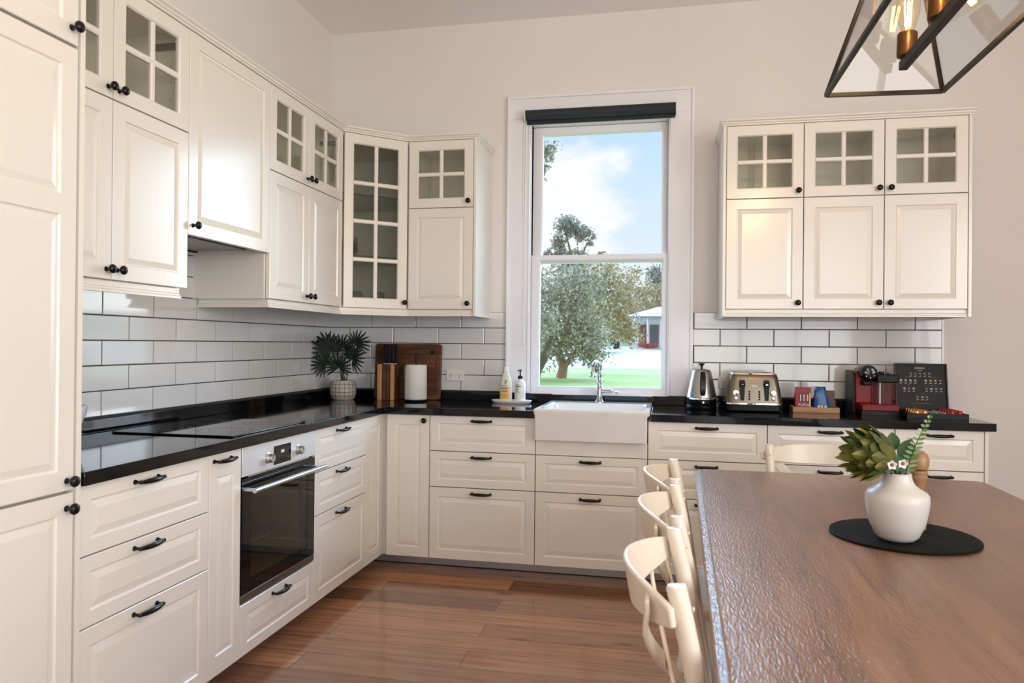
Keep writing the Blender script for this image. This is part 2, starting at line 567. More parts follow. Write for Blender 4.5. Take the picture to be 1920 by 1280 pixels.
for nm, lab, wall in (('window_2', 'wide white window in the side wall beside the dining table', 'x'), ('fill_window', 'wide white window added unseen opposite the sink for fill light', 'y')):  # the window opposite the sink is added, unseen, to let in fill light
    w = thing(nm, lab, 'window', (RX, -4.95, RW[2]) if wall == 'x' else (3.7, RY, FW[2]), kind='structure')
    fr, gl = MB(), MB()
    a0, a1, z0, z1 = RW if wall == 'x' else FW
    n = 3
    for i in range(n + 1):
        c = a0 + (a1 - a0) * i / n
        c0, c1 = max(a0, c - .03), min(a1, c + .03)
        fr.box(*((RX + .02, RX + .08, c0, c1) if wall == 'x' else (c0, c1, RY - .08, RY - .02)), z0, z1)
    for z in (z0, (z0 + z1) / 2, z1 - .06):
        fr.box(*((RX + .025, RX + .075, a0, a1) if wall == 'x' else (a0, a1, RY - .075, RY - .025)), z, z + .06)
    gl.box(*((RX + .049, RX + .051, a0, a1) if wall == 'x' else (a0, a1, RY - .051, RY - .049)), z0, z1)
    wpart(fr, 'frame', M['trim'], w)
    wpart(gl, 'pane', M['glass'], w)


# ------------------------------------------------------------------ tiled splashback
def tiles(name, wall, u0, u1, u_off, z_lo, z_hi, base=.9785, ph=.1002, pw=.305, gap=.0042, flip=0):
    """rows of bevelled tiles; even rows have a joint at u_off, odd rows half a tile along"""
    t = MB()
    t.mi = 1

    def P(u, d, z): return (d, u, z) if wall == 'L' else (u, -d, z)
    n = 0
    k = 0
    while base + k * ph < z_hi - .004:
        za, zb = max(base + k * ph + gap / 2, z_lo), min(base + (k + 1) * ph - gap / 2, z_hi)
        off = u_off + (pw / 2 if (k + flip) % 2 else 0)
        i0 = math.floor((u0 - off) / pw)
        u = off + i0 * pw
        while u < u1:
            a, b = max(u + gap / 2, u0), min(u + pw - gap / 2, u1)
            if b - a > .006 and zb - za > .006:
                e = .0025
                rs = [[P(a, .002, za), P(b, .002, za), P(b, .002, zb), P(a, .002, zb)],
                      [P(a, .0065, za), P(b, .0065, za), P(b, .0065, zb), P(a, .0065, zb)],
                      [P(a + e, .008, za + e), P(b - e, .008, za + e), P(b - e, .008, zb - e), P(a + e, .008, zb - e)]]
                t.mi = 0
                t.rings(rs, cap0=False)
            u += pw
        k += 1
    t.mi = 1
    zt = z_hi
    if wall == 'L': t.box(0, .0045, u0, u1, z_lo, zt)
    else: t.box(u0, u1, -.0045, 0, z_lo, zt)
    o = t.build(name, [M['tile'], M['grout']])
    o['kind'] = 'structure'
    return o


tiles('splashback_left', 'L', -2.85, -.0085, -1.897, .962, 1.479, flip=1, pw=.303)
tiles('splashback_hood', 'L', -2.056, -1.456, -1.897, 1.4795, 1.76, base=1.4795, flip=0, pw=.303)
tiles('splashback_back', 'B', 0, 1.203, .145, .962, 1.479, flip=1)
tiles('splashback_right', 'B', 2.351, 3.712, 2.507, .962, 1.479, flip=1)
struct('trim_1', MB().box(3.712, 3.722, -.011, 0, .972, 1.479), M['trim'])

# ================================================================== CABINETS
hm = MB()
for s in (-1, 1):
    hm.lathe([(.0078, 0), (.0078, -.003), (.0055, -.006), (.0045, -.012), (.0045, -.022)], 14, (s * .052, 0, 0), 'y')
    hm.lathe([(.002, -.0150), (.0052, -.0175), (.0064, -.022), (.0052, -.0270), (.002, -.0290)], 14, (s * .0535, 0, 0), 'y')
hp, hr = [], []
for i in range(15):
    t = -1 + 2 * i / 14
    hp.append((t * .053, -.022 - .008 * (1 - t * t), -.0005))
    hr.append(.0056 + .0030 * (1 - t * t))
hm.tube(hp, hr, 12)
HANDLE = hm.build('handle', M['black_iron'], smooth=50)
KNOB = MB().lathe([(.0085, 0), (.0075, -.004), (.005, -.008), (.0048, -.014), (.009, -.018), (.0145, -.022), (.0155, -.026), (.0135, -.031), (.008, -.034), (.002, -.035)], 22, (0, 0, 0), 'y').build('knob', M['black_iron'], smooth=50)
HANDLE_ME, KNOB_ME = HANDLE.data, KNOB.data
bpy.data.objects.remove(HANDLE)
bpy.data.objects.remove(KNOB)


def inst(name, me, parent, loc, rz=0):
    o = bpy.data.objects.new(name, me)
    COL.objects.link(o)
    o.parent = parent
    o.location = loc
    o.rotation_euler = (0, 0, rz)
    return o


def drawer(root, x0, x1, z0, z1, d=.62, handle=True, hx=None, hz=None, name='drawer'):
    g = .0021
    tall = z1 - z0 > .25
    rv = .05 if tall else .042
    rh = min(.048, (x1 - x0) * .2)
    o = MB().panel(x0 + g, x1 - g, z0 + g, z1 - g, -d, .019, (rh, rh, rv, rv), slope=.026 if tall else .022).build(name, M['cab'], root)
    if handle: inst('handle', HANDLE_ME, o, ((x0 + x1) / 2 if hx is None else hx, -d, z1 - .028 if hz is None else hz))
    return o


def door(root, x0, x1, z0, z1, d, knob=None, glass=None, handle=None, name='door', split=None):
    g = .0021
    X0, X1, Z0, Z1 = x0 + g, x1 - g, z0 + g, z1 - g
    rl = min(.054, (x1 - x0) * .21)
    if glass:
        nc, nr = glass
        mb = MB().panel(X0, X1, Z0, Z1, -d, .019, (.052, .052, .052, .052), field=False)
        a0, a1, b0, b1 = X0 + .058, X1 - .058, Z0 + .058, Z1 - .058
        y0, y1, h = -d + .004, -d + .019, .0115
        for i in range(1, nc):
            c = a0 + (a1 - a0) * i / nc
            mb.rings([[(c - h, y1, b0), (c - h, y1, b1), (c - h, y0 + .004, b1), (c - h, y0 + .004, b0)], [(c - h + .005, y1, b0), (c - h + .005, y1, b1), (c - h + .005, y0, b1), (c - h + .005, y0, b0)],
                      [(c + h - .005, y1, b0), (c + h - .005, y1, b1), (c + h - .005, y0, b1), (c + h - .005, y0, b0)], [(c + h, y1, b0), (c + h, y1, b1), (c + h, y0 + .004, b1), (c + h, y0 + .004, b0)]])
        for i in range(1, nr):
            c = b0 + (b1 - b0) * i / nr
            y1b, y0b = y1 - .0006, y0 + .0004
            mb.rings([[(a0, y1b, c - h), (a1, y1b, c - h), (a1, y0b + .004, c - h), (a0, y0b + .004, c - h)], [(a0, y1b, c - h + .005), (a1, y1b, c - h + .005), (a1, y0b, c - h + .005), (a0, y0b, c - h + .005)],
                      [(a0, y1b, c + h - .005), (a1, y1b, c + h - .005), (a1, y0b, c + h - .005), (a0, y0b, c + h - .005)], [(a0, y1b, c + h), (a1, y1b, c + h), (a1, y0b + .004, c + h), (a0, y0b + .004, c + h)]])
        o = mb.build(name, M['cab'], root)
        MB().box(a0 - .004, a1 + .004, -d + .0125, -d + .0145, b0 - .004, b1 + .004).build('glass', M['cab_glass'], o)
    elif split:
        c, hw = split
        mb = MB().panel(X0, X1, Z0, c, -d, .019, (rl, rl, .054, hw), sides=(1, 1, 1, 0)).panel(X0, X1, c, Z1, -d, .019, (rl, rl, hw, .054), sides=(1, 1, 0, 1))
        o = mb.build(name, M['cab'], root)
    else:
        o = MB().panel(X0, X1, Z0, Z1, -d, .019, (rl, rl, .054, .054)).build(name, M['cab'], root)
    if knob: inst('knob', KNOB_ME, o, (knob[0], -d, knob[1]))
    if handle: inst('handle', HANDLE_ME, o, (handle[0], -d, handle[1]))
    return o


def body(root, w, d, h, open_front=False, shelf=None, pins=False, x0=0, bottom=True):
    e = .001
    if not open_front:
        return MB().box(x0 + e, w - e, -(d - .034), -.004, 0, h).build('carcass', M['cab'], root)
    t = .016
    mb = MB()
    mb.box(e, e + t, -(d - .034), -.004, 0, h).box(w - e - t, w - e, -(d - .034), -.004, 0, h)
    mb.box(e + t, w - e - t, -(d - .034), -.004, 0, t).box(e + t, w - e - t, -(d - .034), -.004, h - t, h)
    mb.box(e + t, w - e - t, -.012, -.004, t, h - t)
    if pins:
        mb.mi = 1
        for s, x in ((1, e + t), (-1, w - e - t)):
            for y in (-.06, -(d - .07)):
                k = .064
                while k < h - .04:
                    mb.cyl((x - s * .001, y, k), (x + s * .0006, y, k), .0028, n=8)
                    k += .064
        mb.box(w - e - t - .012, w - e - t + .001, -(d - .04), -(d - .13), h - .085, h - .06)
    return mb.build('carcass', [M['cab'], M['steel_dark']], root)


LX = .626
DB, DW = .62, .39
ZW, ZM, ZT = 1.479, 2.079, 2.479
Lb = (-2.856, -2.256, -2.056, -1.456, -.856, -.645)
Bb = (.645, .902, 1.502, 2.102, 2.702, 3.302, 3.702)
R90 = PI / 2


def left_cab(name, label, y0, w, z0, group=None, d=LX):
    return thing(name, label, 'cabinet', (0, y0, z0), R90, group)


def back_cab(name, label, x0, z0, group=None):
    return thing(name, label, 'cabinet', (x0, 0, z0), 0, group)


G_BASE, G_WALL = 'base cabinets under the black worktop', 'wall cabinets above the tiles'
# tall cabinet at the near end of the cooktop run
t = left_cab('tall_cabinet', 'floor to ceiling cream cabinet with three stacked doors closing the end of the worktop', -3.478, .6, .08)
D_T = .638
MB().box(.001, .599, -(D_T - .034), -.004, 0, 2.56).build('carcass', M['cab'], t)
door(t, 0, .598, 0, .793, D_T, knob=(.572, .752))
door(t, 0, .598, .797, 1.982, D_T, knob=(.572, .825), split=(1.556, .0265))
door(t, 0, .598, 1.986, 2.56, D_T, knob=(.572, 2.030))
MB().box(.6015, .6185, -(D_T + .002), -.004, -.08, 2.56).build('end_panel', M['cab'], t)

# base run under the cooktop
c = left_cab('drawer_cabinet', 'three drawer cream base cabinet between the tall cabinet and the narrow pull-out', Lb[0], .6, .08, G_BASE)
body(c, .6, LX, .8)
for a, b in ((.6, .8), (.4, .6), (0, .4)): drawer(c, 0, .6, a, b, LX, hx=.277)
c = left_cab('pullout_cabinet', 'narrow full height pull-out cabinet just before the oven', Lb[1], .2, .08, G_BASE)
body(c, .2, LX, .8)
o = MB().panel(.0016, .1984, .0016, .7984, -LX, .019, (.045, .045, .07, .085)).build('pullout_front', M['cab'], c)
inst('handle', HANDLE_ME, o, (.078, -LX, .772))
c = left_cab('oven_cabinet', 'cream oven housing with a single shallow drawer under the oven', Lb[2], .6, .08, G_BASE)
MB().box(.001, .019, -(LX - .034), -.004, 0, .8).box(.581, .599, -(LX - .034), -.004, 0, .8).box(.019, .581, -(LX - .034), -.004, 0, .203).build('carcass', M['cab'], c)
drawer(c, 0, .6, 0, .2, LX, hx=.29)
c = left_cab('drawer_cabinet', 'three drawer cream base cabinet between the oven and the inner corner', Lb[3], .6, .08, G_BASE)
body(c, .6, LX, .8)
for a, b in ((.6, .8), (.4, .6), (0, .4)): drawer(c, 0, .6, a, b, LX, hx=.282)

# corner unit and the run under the window
c = back_cab('corner_cabinet', 'inner corner base cabinet with one narrow knobbed door and a slim side panel', Bb[0], .08, G_BASE)
MB().box(-.64, .256, -.598, -.02, 0, .8).build('carcass', M['cab'], c)
MB().box(-.64, LX - .034 - Bb[0], Lb[4] + .001, -.599, 0, .8).build('side_carcass', M['cab'], c)
door(c, .003, .257, 0, .8, DB, knob=(.229, .768))
f = MB().panel(.0016, .2320, .0016, .7984, -LX, .019, (.05, .05, .06, .06)).build('corner_filler_panel', M['cab'], c)
f.location, f.rotation_euler = (-Bb[0], Lb[4], 0), (0, 0, R90)

LABB = ['three drawer cream base cabinet under the bottle tray, beside the sink',
        'cream sink base cabinet with two drawers under the white sink',
        'cream drawer cabinet under the kettle, half hidden by the table corner',
        'wide cream drawer cabinet under the toaster and tea packs, behind the table',
        'narrow end drawer cabinet under the coffee machine and capsule box']
for i in range(5):
    x0, w = Bb[i + 1], Bb[i + 2] - Bb[i + 1]
    c = back_cab('sink_cabinet' if i == 1 else 'drawer_cabinet', LABB[i], x0, .08, G_BASE)
    if i == 1:
        MB().box(.001, .599, -(DB - .034), -.004, 0, .672).build('carcass', M['cab'], c)
        MB().box(.0016, .5984, -DB, -DB + .019, .6016, .683).build('filler_panel', M['cab'], c, bevel=.001)
    else:
        body(c, w, DB, .8)
        drawer(c, 0, w, .6, .8, DB)
    for a, b in ((.4, .6), (0, .4)): drawer(c, 0, w, a, b, DB)
p = MB().box(3.7025, 3.7195, -DB - .001, -.004, 0, .879).build('cover_panel', M['cab'], bevel=.001)
tag(p, 'plain cream end panel closing the cabinet run below the capsule box', 'panel')
p = MB().box(.485, .50, -2.854, -.485, .004, .0785).build('plinth', M['plinth'])
tag(p, 'brushed grey toe kick under the oven run', 'plinth')
p = MB().box(.47, 3.700, -.475, -.46, .004, .0785).build('plinth', M['plinth'])
tag(p, 'brushed grey toe kick under the window run of drawers', 'plinth')

# worktop
SX0, SX1 = 1.500, 2.114
wt = thing('worktop', 'long L shaped polished black stone worktop with a low upstand', 'worktop', (0, 0, .8805))
poly = [(0.0005, -2.8535), (.646, -2.8535), (.646, -.646), (SX0 - .003, -.646), (SX0 - .003, -.034), (SX1 + .003, -.034), (SX1 + .003, -.646), (3.744, -.646), (3.744, -.0005), (0.0005, -.0005)]
MB().prism(poly, 0, .0385).build('slab', M['stone'], wt, bevel=.003)
us = MB().box(.0085, .0285, -2.8535, -.0285, .0386, .0915).box(.0085, SX0, -.0285, -.0085, .0386, .0915).box(SX0, SX1, -.0285, -.0095, .0386, .0885).box(SX1, 3.722, -.0285, -.0085, .0386, .0915)
us.build('upstand', M['stone'], wt, bevel=.002)
ZC = .919


# ------------------------------------------------------------------ wall cabinets
def wall_cab(name, label, run, u0, w, z0, h, doors, glass=None, open_=False, pins=False, group=G_WALL):
    c = left_cab(name, label, u0, w, z0, group) if run == 'L' else back_cab(name, label, u0, z0, group)
    body(c, w, DW, h, open_, pins=pins)
    for x0, x1, k in doors:
        door(c, x0, x1, 0, h, DW, knob=k, glass=glass)
    return c


hL = ZM - ZW
k2 = ((0, .4, (.375, .035)), (.4, .8, (.425, .035)))
wall_cab('wall_cabinet', 'pair of solid cream wall doors next to the tall cabinet, before the range hood', 'L', Lb[0], .8, ZW, hL, k2)
wall_cab('glass_wall_cabinet', 'pair of glazed cream doors on top of the cabinet beside the tall unit', 'L', Lb[0], .8, ZM, .4, k2, (2, 2), True, True)
c = left_cab('hood_cabinet', 'tall single door cream wall cabinet hiding the range hood', Lb[2], .6, 1.688, G_WALL)
hh = ZT - 1.688
MB().box(.001, .017, -(DW - .034), -.004, .0, hh).box(.583, .599, -(DW - .034), -.004, .0, hh).box(.017, .583, -.012, -.004, .1, hh).box(.017, .583, -(DW - .034), -.012, .1, .116).box(.017, .583, -(DW - .034), -.012, hh - .016, hh).build('carcass', M['cab'], c)
door(c, 0, .6, 0, hh, DW, knob=(.028, .04))
k3 = ((0, .386, (.362, .035)), (.386, .786, (.412, .035)))
wall_cab('wall_cabinet', 'pair of solid cream wall doors between the range hood and the corner', 'L', Lb[3], .794, ZW, hL, k3)
wall_cab('glass_wall_cabinet', 'pair of small glazed cream doors between the hood cabinet and the corner', 'L', Lb[3], .794, ZM, .4, k3, (2, 2), True, True)
p = MB().box(.004, DW - .02, Lb[3] - .0165, Lb[3] - .0005, 1.4795, 1.6875).build('cover_panel', M['cab'])
tag(p, 'cream side panel under the hood facing the cooktop', 'panel')

# diagonal corner unit
yA, xB = -.662, .680
c = thing('corner_wall_cabinet', 'tall diagonal corner wall cabinet with eight glass panes', 'cabinet', (0, 0, ZW), 0, G_WALL)
dx, dy = xB - DW, -DW - yA
dl = math.hypot(dx, dy)
nx, ny = dy / dl, -dx / dl      # outward normal


def inset_poly(a):
    return [(a, -a), (a, yA + a), (DW - .021 - a * .2, yA + a), (xB - a, -DW + .021 + a * .2), (xB - a, -a)]


hc = ZT - ZW
P5, Q5 = inset_poly(.003), inset_poly(.019)
cm = MB()
for z0, z1 in ((0, .016), (hc - .016, hc)): cm.prism(P5, z0, z1)
for i, j in ((0, 1), (1, 2), (3, 4), (4, 0)):
    cm.rings([[(P5[i][0], P5[i][1], .016), (P5[j][0], P5[j][1], .016), (Q5[j][0], Q5[j][1], .016), (Q5[i][0], Q5[i][1], .016)],
              [(P5[i][0], P5[i][1], hc - .016), (P5[j][0], P5[j][1], hc - .016), (Q5[j][0], Q5[j][1], hc - .016), (Q5[i][0], Q5[i][1], hc - .016)]])
cm.build('carcass', M['cab_in'], c)
for z in (.300, .655):
    q = [(x * .985 + .004, y * .985 - .004) for x, y in Q5]
    MB().prism(q, z, z + .006).build('shelf', [M['shelf_glass']], c)
    a, b = q[2], q[3]
    MB().bar((a[0] + .002, a[1] - .002, z + .003), (b[0] + .002, b[1] - .002, z + .003), .003, .0062).build('shelf_edge', M['print_dark'], c)
ang = math.atan2(dy, dx)
dd = door(c, .003, dl - .003, 0, hc, .0, knob=(dl - .026, .04), glass=(2, 4))
dd.location, dd.rotation_euler = (DW + nx * .001, yA + ny * .001, 0), (0, 0, ang)

c = wall_cab('wall_cabinet', 'single solid cream wall door between the corner and the window', 'B', .682, .4, ZW, hL, ((0, .4, (.372, .035)),))
wall_cab('glass_wall_cabinet', 'single small glazed cream door beside the window, above a solid door', 'B', .682, .4, ZM, .4, ((0, .4, (.372, .035)),), (2, 2), True, False)
p = MB().box(1.0835, 1.0995, -DW - .001, -.003, 1.44, 2.497).build('cover_panel', M['cab'], bevel=.001)
tag(p, 'plain white side panel of the corner wall cabinets facing the window', 'panel')
XR = 2.507
LR = [('solid cream wall door beside the window, above the kettle', .372), ('middle solid cream wall door of three, above the toaster', .372), ('end solid cream wall door above the capsule box', .028)]
LG = ['small glazed cream door nearest the window, in the row of three', 'middle glazed cream door in the row of three under the lantern', 'end glazed cream door farthest from the window in the row of three']
for i in range(3):
    wall_cab('wall_cabinet', LR[i][0], 'B', XR + .4 * i, .4, ZW, hL, ((0, .4, (LR[i][1], .035)),))
    wall_cab('glass_wall_cabinet', LG[i], 'B', XR + .4 * i, .4, ZM, .4, ((0, .4, (LR[i][1], .035)),), (2, 2), True, i == 2)
for x0, lab in ((2.4905, 'plain side panel of the three door wall cabinets facing the window'), (3.7075, 'plain side panel at the outer end of the three door wall cabinets')):
    p = MB().box(x0, x0 + .016, -DW - .001, -.003, 1.44, 2.497).build('cover_panel', M['cab'], bevel=.001)
    tag(p, lab, 'panel')

# mouldings: cornice above, light rail below
corn = [(-.012, ZT + .0005), (.004, ZT + .0005), (.004, ZT + .008), (.010, ZT + .012), (.012, ZT + .018), (.020, ZT + .024), (.020, ZT + .032), (-.012, ZT + .032)]
rail = [(-.012, ZW - .0005), (.0, ZW - .0005), (.0, ZW - .018), (.005, ZW - .022), (.005, ZW - .027), (.010, ZW - .031), (.010, ZW - .039), (-.012, ZW - .039)]
pc = [(DW, -2.85), (DW, yA), (xB, -DW), (1.1005, -DW), (1.1005, -.004)]
p = MB().sweep(pc, corn).build('cornice', M['cab'])
tag(p, 'stepped cream cornice running round the corner on top of the wall cabinets', 'moulding')
pr = [(2.4895, -.004), (2.4895, -DW), (3.7245, -DW), (3.7245, -.004)]
p = MB().sweep(pr, corn).build('cornice', M['cab'])
tag(p, 'stepped cream cornice on top of the three door wall cabinets', 'moulding')
rl = [(x - .018, z) for x, z in rail]
p = MB().sweep([(DW, -2.85), (DW, -2.082)], rl).build('light_rail', M['cab'])
tag(p, 'moulded strip under the wall cabinet next to the tall unit', 'moulding')
p = MB().sweep([(.012, Lb[3] - .0005), (DW, Lb[3] - .0005), (DW, yA), (xB, -DW), (1.083, -DW)], rl).build('light_rail', M['cab'])
tag(p, 'moulded strip under the corner wall cabinets', 'moulding')
p = MB().sweep([(2.507, -DW), (3.707, -DW)], rl).build('light_rail', M['cab'])
tag(p, 'moulded strip under the three door wall cabinets', 'moulding')


# ================================================================== APPLIANCES
def print_line(root, name, m, x0, x1, z, h, y, n=5, seed=1):
    """one line of print too small to read: short dark bars like words"""
    r = random.Random(seed + int(z * 1e5))
    mb, x = MB(), x0
    step = (x1 - x0) / n
    for i in range(n):
        mb.box(x0 + i * step, x0 + i * step + step * r.uniform(.55, .88), y - .0002, y + .0008, z - h / 2, z + h / 2)
    return mb.build(name, m, root)


# oven (local x runs along the run, front faces -y)
ov = thing('oven', 'built-in black glass oven with steel control panel below the cooktop', 'oven', (0, Lb[2], 0), R90)
FY = -(LX + .002)
bd = MB()
bd.box(.022, .578, -.58, -.06, .768, .874).box(.022, .06, -.58, -.06, .29, .768).box(.54, .578, -.58, -.06, .29, .768).box(.06, .54, -.58, -.06, .29, .34).box(.06, .54, -.10, -.06, .34, .768)
bd.build('oven_body', M['cavity'], ov)
MB().box(.003, .597, FY, FY + .04, .765, .8785).build('control_panel', M['oven_steel'], ov, bevel=.0015)
ds = MB().box(.234, .374, FY - .0012, FY + .002, .776, .852).build('display', M['black_glass'], ov)
sc_ = MB().box(.252, .356, FY - .0016, FY - .0012, .812, .838).build('screen', M['grey_plastic'], ds)
dg = mat('dim_digits', (.3, .3, .3), .5, emit=(.8, .85, .9), emit_s=.5)
print_line(ds, 'clock_digits', dg, .290, .318, .825, .012, FY - .0017, 3)
for i in range(4):
    MB().lathe([(.0045, 0), (.0045, -.0012), (.002, -.0014)], 12, (.268 + .024 * i, FY - .0014, .793), 'y').build('touch_key', M['grey_plastic'], ds)
for x in (.186, .436):
    kb = MB().lathe([(.0225, 0), (.0225, -.004), (.0185, -.006), (.0175, -.024), (.0165, -.026), (.004, -.0265)], 24, (x, FY, .812), 'y').build('control_knob', M['steel'], ov, smooth=40)
    MB().box(x - .0012, x + .0012, FY - .0272, FY - .0262, .814, .828).build('knob_mark', M['black'], kb)
dr = MB()
dr.rings([[(.003, FY, .316), (.597, FY, .316), (.597, FY, .757), (.003, FY, .757)],
          [(.068, FY, .352), (.528, FY, .352), (.528, FY, .694), (.068, FY, .694)],
          [(.068, FY + .028, .352), (.528, FY + .028, .352), (.528, FY + .028, .694), (.068, FY + .028, .694)],
          [(.003, FY + .028, .316), (.597, FY + .028, .316), (.597, FY + .028, .757), (.003, FY + .028, .757)]], closed=True)
dr.build('oven_door', M['black_glass'], ov)
MB().box(.068, .528, FY + .001, FY + .004, .352, .694).build('door_glass', M['oven_glass'], ov)
MB().box(.003, .597, FY, FY + .03, .288, .3145).build('bottom_trim', M['steel_dark'], ov, bevel=.001)
MB().box(.05, .55, FY + .004, FY + .006, .7585, .7635).build('vent_trim', M['steel'], ov)
h = MB()
h.cyl((.008, FY - .050, .716), (.606, FY - .050, .716), .0095, n=18)
h.build('door_handle', M['steel'], ov, smooth=40)
for x in (.022, .572):
    MB().box(x - .012, x + .012, FY - .050, FY + .001, .712, .722).build('handle_bracket', M['steel'], ov, bevel=.002)
for z in (.592, .470):
    r = MB().cyl((.064, -.555, z), (.536, -.555, z), .0035, n=8)
    for k in range(9): r.cyl((.09 + k * .052, -.555, z), (.09 + k * .052, -.14, z), .002, n=6)
    r.build('oven_rack', M['chrome'], ov)

ck = thing('cooktop', 'flush black ceramic cooktop with four ringed zones above the oven', 'cooktop', (.085, -2.085, ZC))
MB().box(0, .522, 0, .575, .0005, .0065).build('glass_plate', M['black_glass'], ck, bevel=.002)
M['zone'] = mat('cooktop_ring_print', (.09, .09, .09), .25)
for x, y, r in ((.385, .165, .105), (.385, .43, .075), (.14, .165, .075), (.14, .42, .105)):
    z = MB()
    for rr in (r, r * .62):
        a, b = [], []
        for j in range(48):
            t_ = 2 * PI * j / 48
            a.append((x + math.cos(t_) * rr, y + math.sin(t_) * rr, .0068))
            b.append((x + math.cos(t_) * (rr - .0022), y + math.sin(t_) * (rr - .0022), .0068))
        z.rings([a, b], cap0=False, cap1=False)
    z.build('cooking_zone', M['zone'], ck)

hd = thing('range_hood', 'dark steel range hood underside tucked below the tall hood door', 'range hood', (.010, -2.037, 1.694))
MB().box(0, .352, 0, .562, .012, .09).build('housing', M['steel_dark'], hd, bevel=.002)
MB().box(.03, .29, .03, .532, .004, .012).build('grease_filter', M['steel_dark'], hd)
MB().box(.002, .022, .003, .559, .0, .0115).build('rear_strip', M['black'], hd)
for i in range(5):
    MB().box(.305, .318, .22 + i * .028, .238 + i * .028, .009, .0125).build('button', M['black'], hd, bevel=.001)

# ================================================================== SINK AND TAP
sk = thing('sink', 'white ceramic apron front sink below the window', 'sink', (SX0, -.697, .769))
W_, D_, Hs = SX1 - SX0, .663, .165


def rr(x0, x1, y0, y1, z, r=.02, n=5):
    pts = []
    for cx, cy, a0 in ((x1 - r, y0 + r, -R90), (x1 - r, y1 - r, 0), (x0 + r, y1 - r, R90), (x0 + r, y0 + r, PI)):
        for i in range(n):
            a = a0 + R90 * i / (n - 1)
            pts.append((cx + math.cos(a) * r, cy + math.sin(a) * r, z))
    return pts


MB().rings([rr(.010, W_ - .0165, .010, D_ - .004, 0, .008), rr(.008, W_ - .0148, .008, D_ - .004, .004, .012), rr(.006, W_ - .0145, .006, D_ - .003, .132, .012), rr(.001, W_ - .001, 0, D_, .145, .014), rr(0, W_, -.001, D_, Hs - .006, .014), rr(.004, W_ - .004, .004, D_ - .004, Hs, .012),
            rr(.030, W_ - .030, .040, D_ - .150, Hs, .03), rr(.036, W_ - .036, .046, D_ - .156, Hs - .008, .035), rr(.050, W_ - .050, .060, D_ - .17, .03, .05), rr(.09, W_ - .09, .1, D_ - .21, .016, .05)]).build('basin', M['ceramic'], sk, smooth=35)
MB().lathe([(.045, 0), (.045, .003), (.03, .004), (.012, .002)], 24, (W_ / 2, .27, .0165)).build('drain', M['chrome'], sk, smooth=40)

tp = thing('kitchen_tap', 'chrome bridge style tap with a bell spout and ball lever behind the sink', 'tap', (1.801, -.105, .9342))
MB().lathe([(.028, 0), (.028, .004), (.022, .010), (.019, .022), (.014, .034), (.0135, .05)], 24).build('base', M['tap'], tp, smooth=40)
col = MB().lathe([(.0165, .048), (.0165, .092), (.0135, .098), (.0135, .118), (.0165, .122), (.0135, .126), (.0125, .165), (.0155, .170), (.0125, .175), (.0125, .205), (.016, .210), (.0165, .225), (.013, .236), (.006, .243), (.005, .250), (.0075, .256), (.0078, .262), (.005, .268), (.0035, .273), (.0045, .277), (.003, .281)], 20)
col.build('column', M['tap'], tp, smooth=40)
sp = []
for i in range(14):
    t_ = i / 13
    a = PI * t_ * .92
    sp.append((-.028 * t_, -.012 - .105 * t_, .218 + .030 * math.sin(a) - .006 * t_))
MB().tube(sp, [.0095 + .001 * abs(math.sin(i)) for i in range(14)], 12).build('spout', M['tap'], tp, smooth=50)
MB().lathe([(.006, .218), (.008, .214), (.0085, .196), (.012, .186), (.013, .172), (.019, .166), (.0195, .158), (.014, .154), (.003, .154)], 20, (-.029, -.119, 0)).build('spout_bell', M['tap'], tp, smooth=40)
MB().lathe([(.0125, .010), (.0135, .016), (.0125, .022), (.0118, .060), (.0145, .064), (.0145, .072), (.006, .076), (.0045, .082)], 18, (0, 0, .068), 'x').build('valve', M['tap'], tp, smooth=40)
lv = MB().tube([(.078, 0, .068), (.092, 0, .062), (.102, -.002, .058)], .004, 10)
lv.lathe([(.003, -.0105), (.008, -.007), (.0105, 0), (.008, .007), (.003, .0105)], 16, (.108, -.002, .057), 'x')
lv.build('lever', M['tap'], tp, smooth=40)

# ================================================================== THINGS ON THE WORKTOP
# potted palm
pt = thing('potted_palm', 'small dark fan palm in a pale mosaic pot in the worktop corner', 'plant', (.192, -.205, ZC))
MB().lathe([(.062, .0005), (.074, .012), (.081, .04), (.082, .07), (.078, .10), (.072, .118), (.070, .121), (.066, .119), (.066, .10), (.003, .10)], 40).build('pot', M['pot'], pt, smooth=40)
gr = MB()
for k in range(18):
    a = 2 * PI * k / 18
    gr.tube([(math.cos(a) * r, math.sin(a) * r, z) for r, z in ((.0745, .012), (.0815, .04), (.0825, .07), (.0785, .10), (.0725, .118))], .0011, 5)
for r, z in ((.0785, .025), (.0822, .05), (.0815, .075), (.0785, .098)):
    gr.tube([(math.cos(2 * PI * j / 36) * r, math.sin(2 * PI * j / 36) * r, z) for j in range(36)], .0011, 5, closed=True)
gr.build('pot_grout', M['soil'], pt)
MB().lathe([(.003, .103), (.065, .102), (.065, .0995), (.003, .0995)], 24).build('soil', M['soil'], pt)
rnd = random.Random(3)
fans = [(-.072, -.045, .305, 0, .128), (-.105, .02, .34, 0, .105), (.080, .02, .355, 0, .100), (.085, -.05, .255, 0, .115), (.005, -.080, .205, 0, .115), (-.095, -.055, .215, 0, .10), (.03, .05, .29, 0, .10), (-.02, .03, .33, 0, .10)]
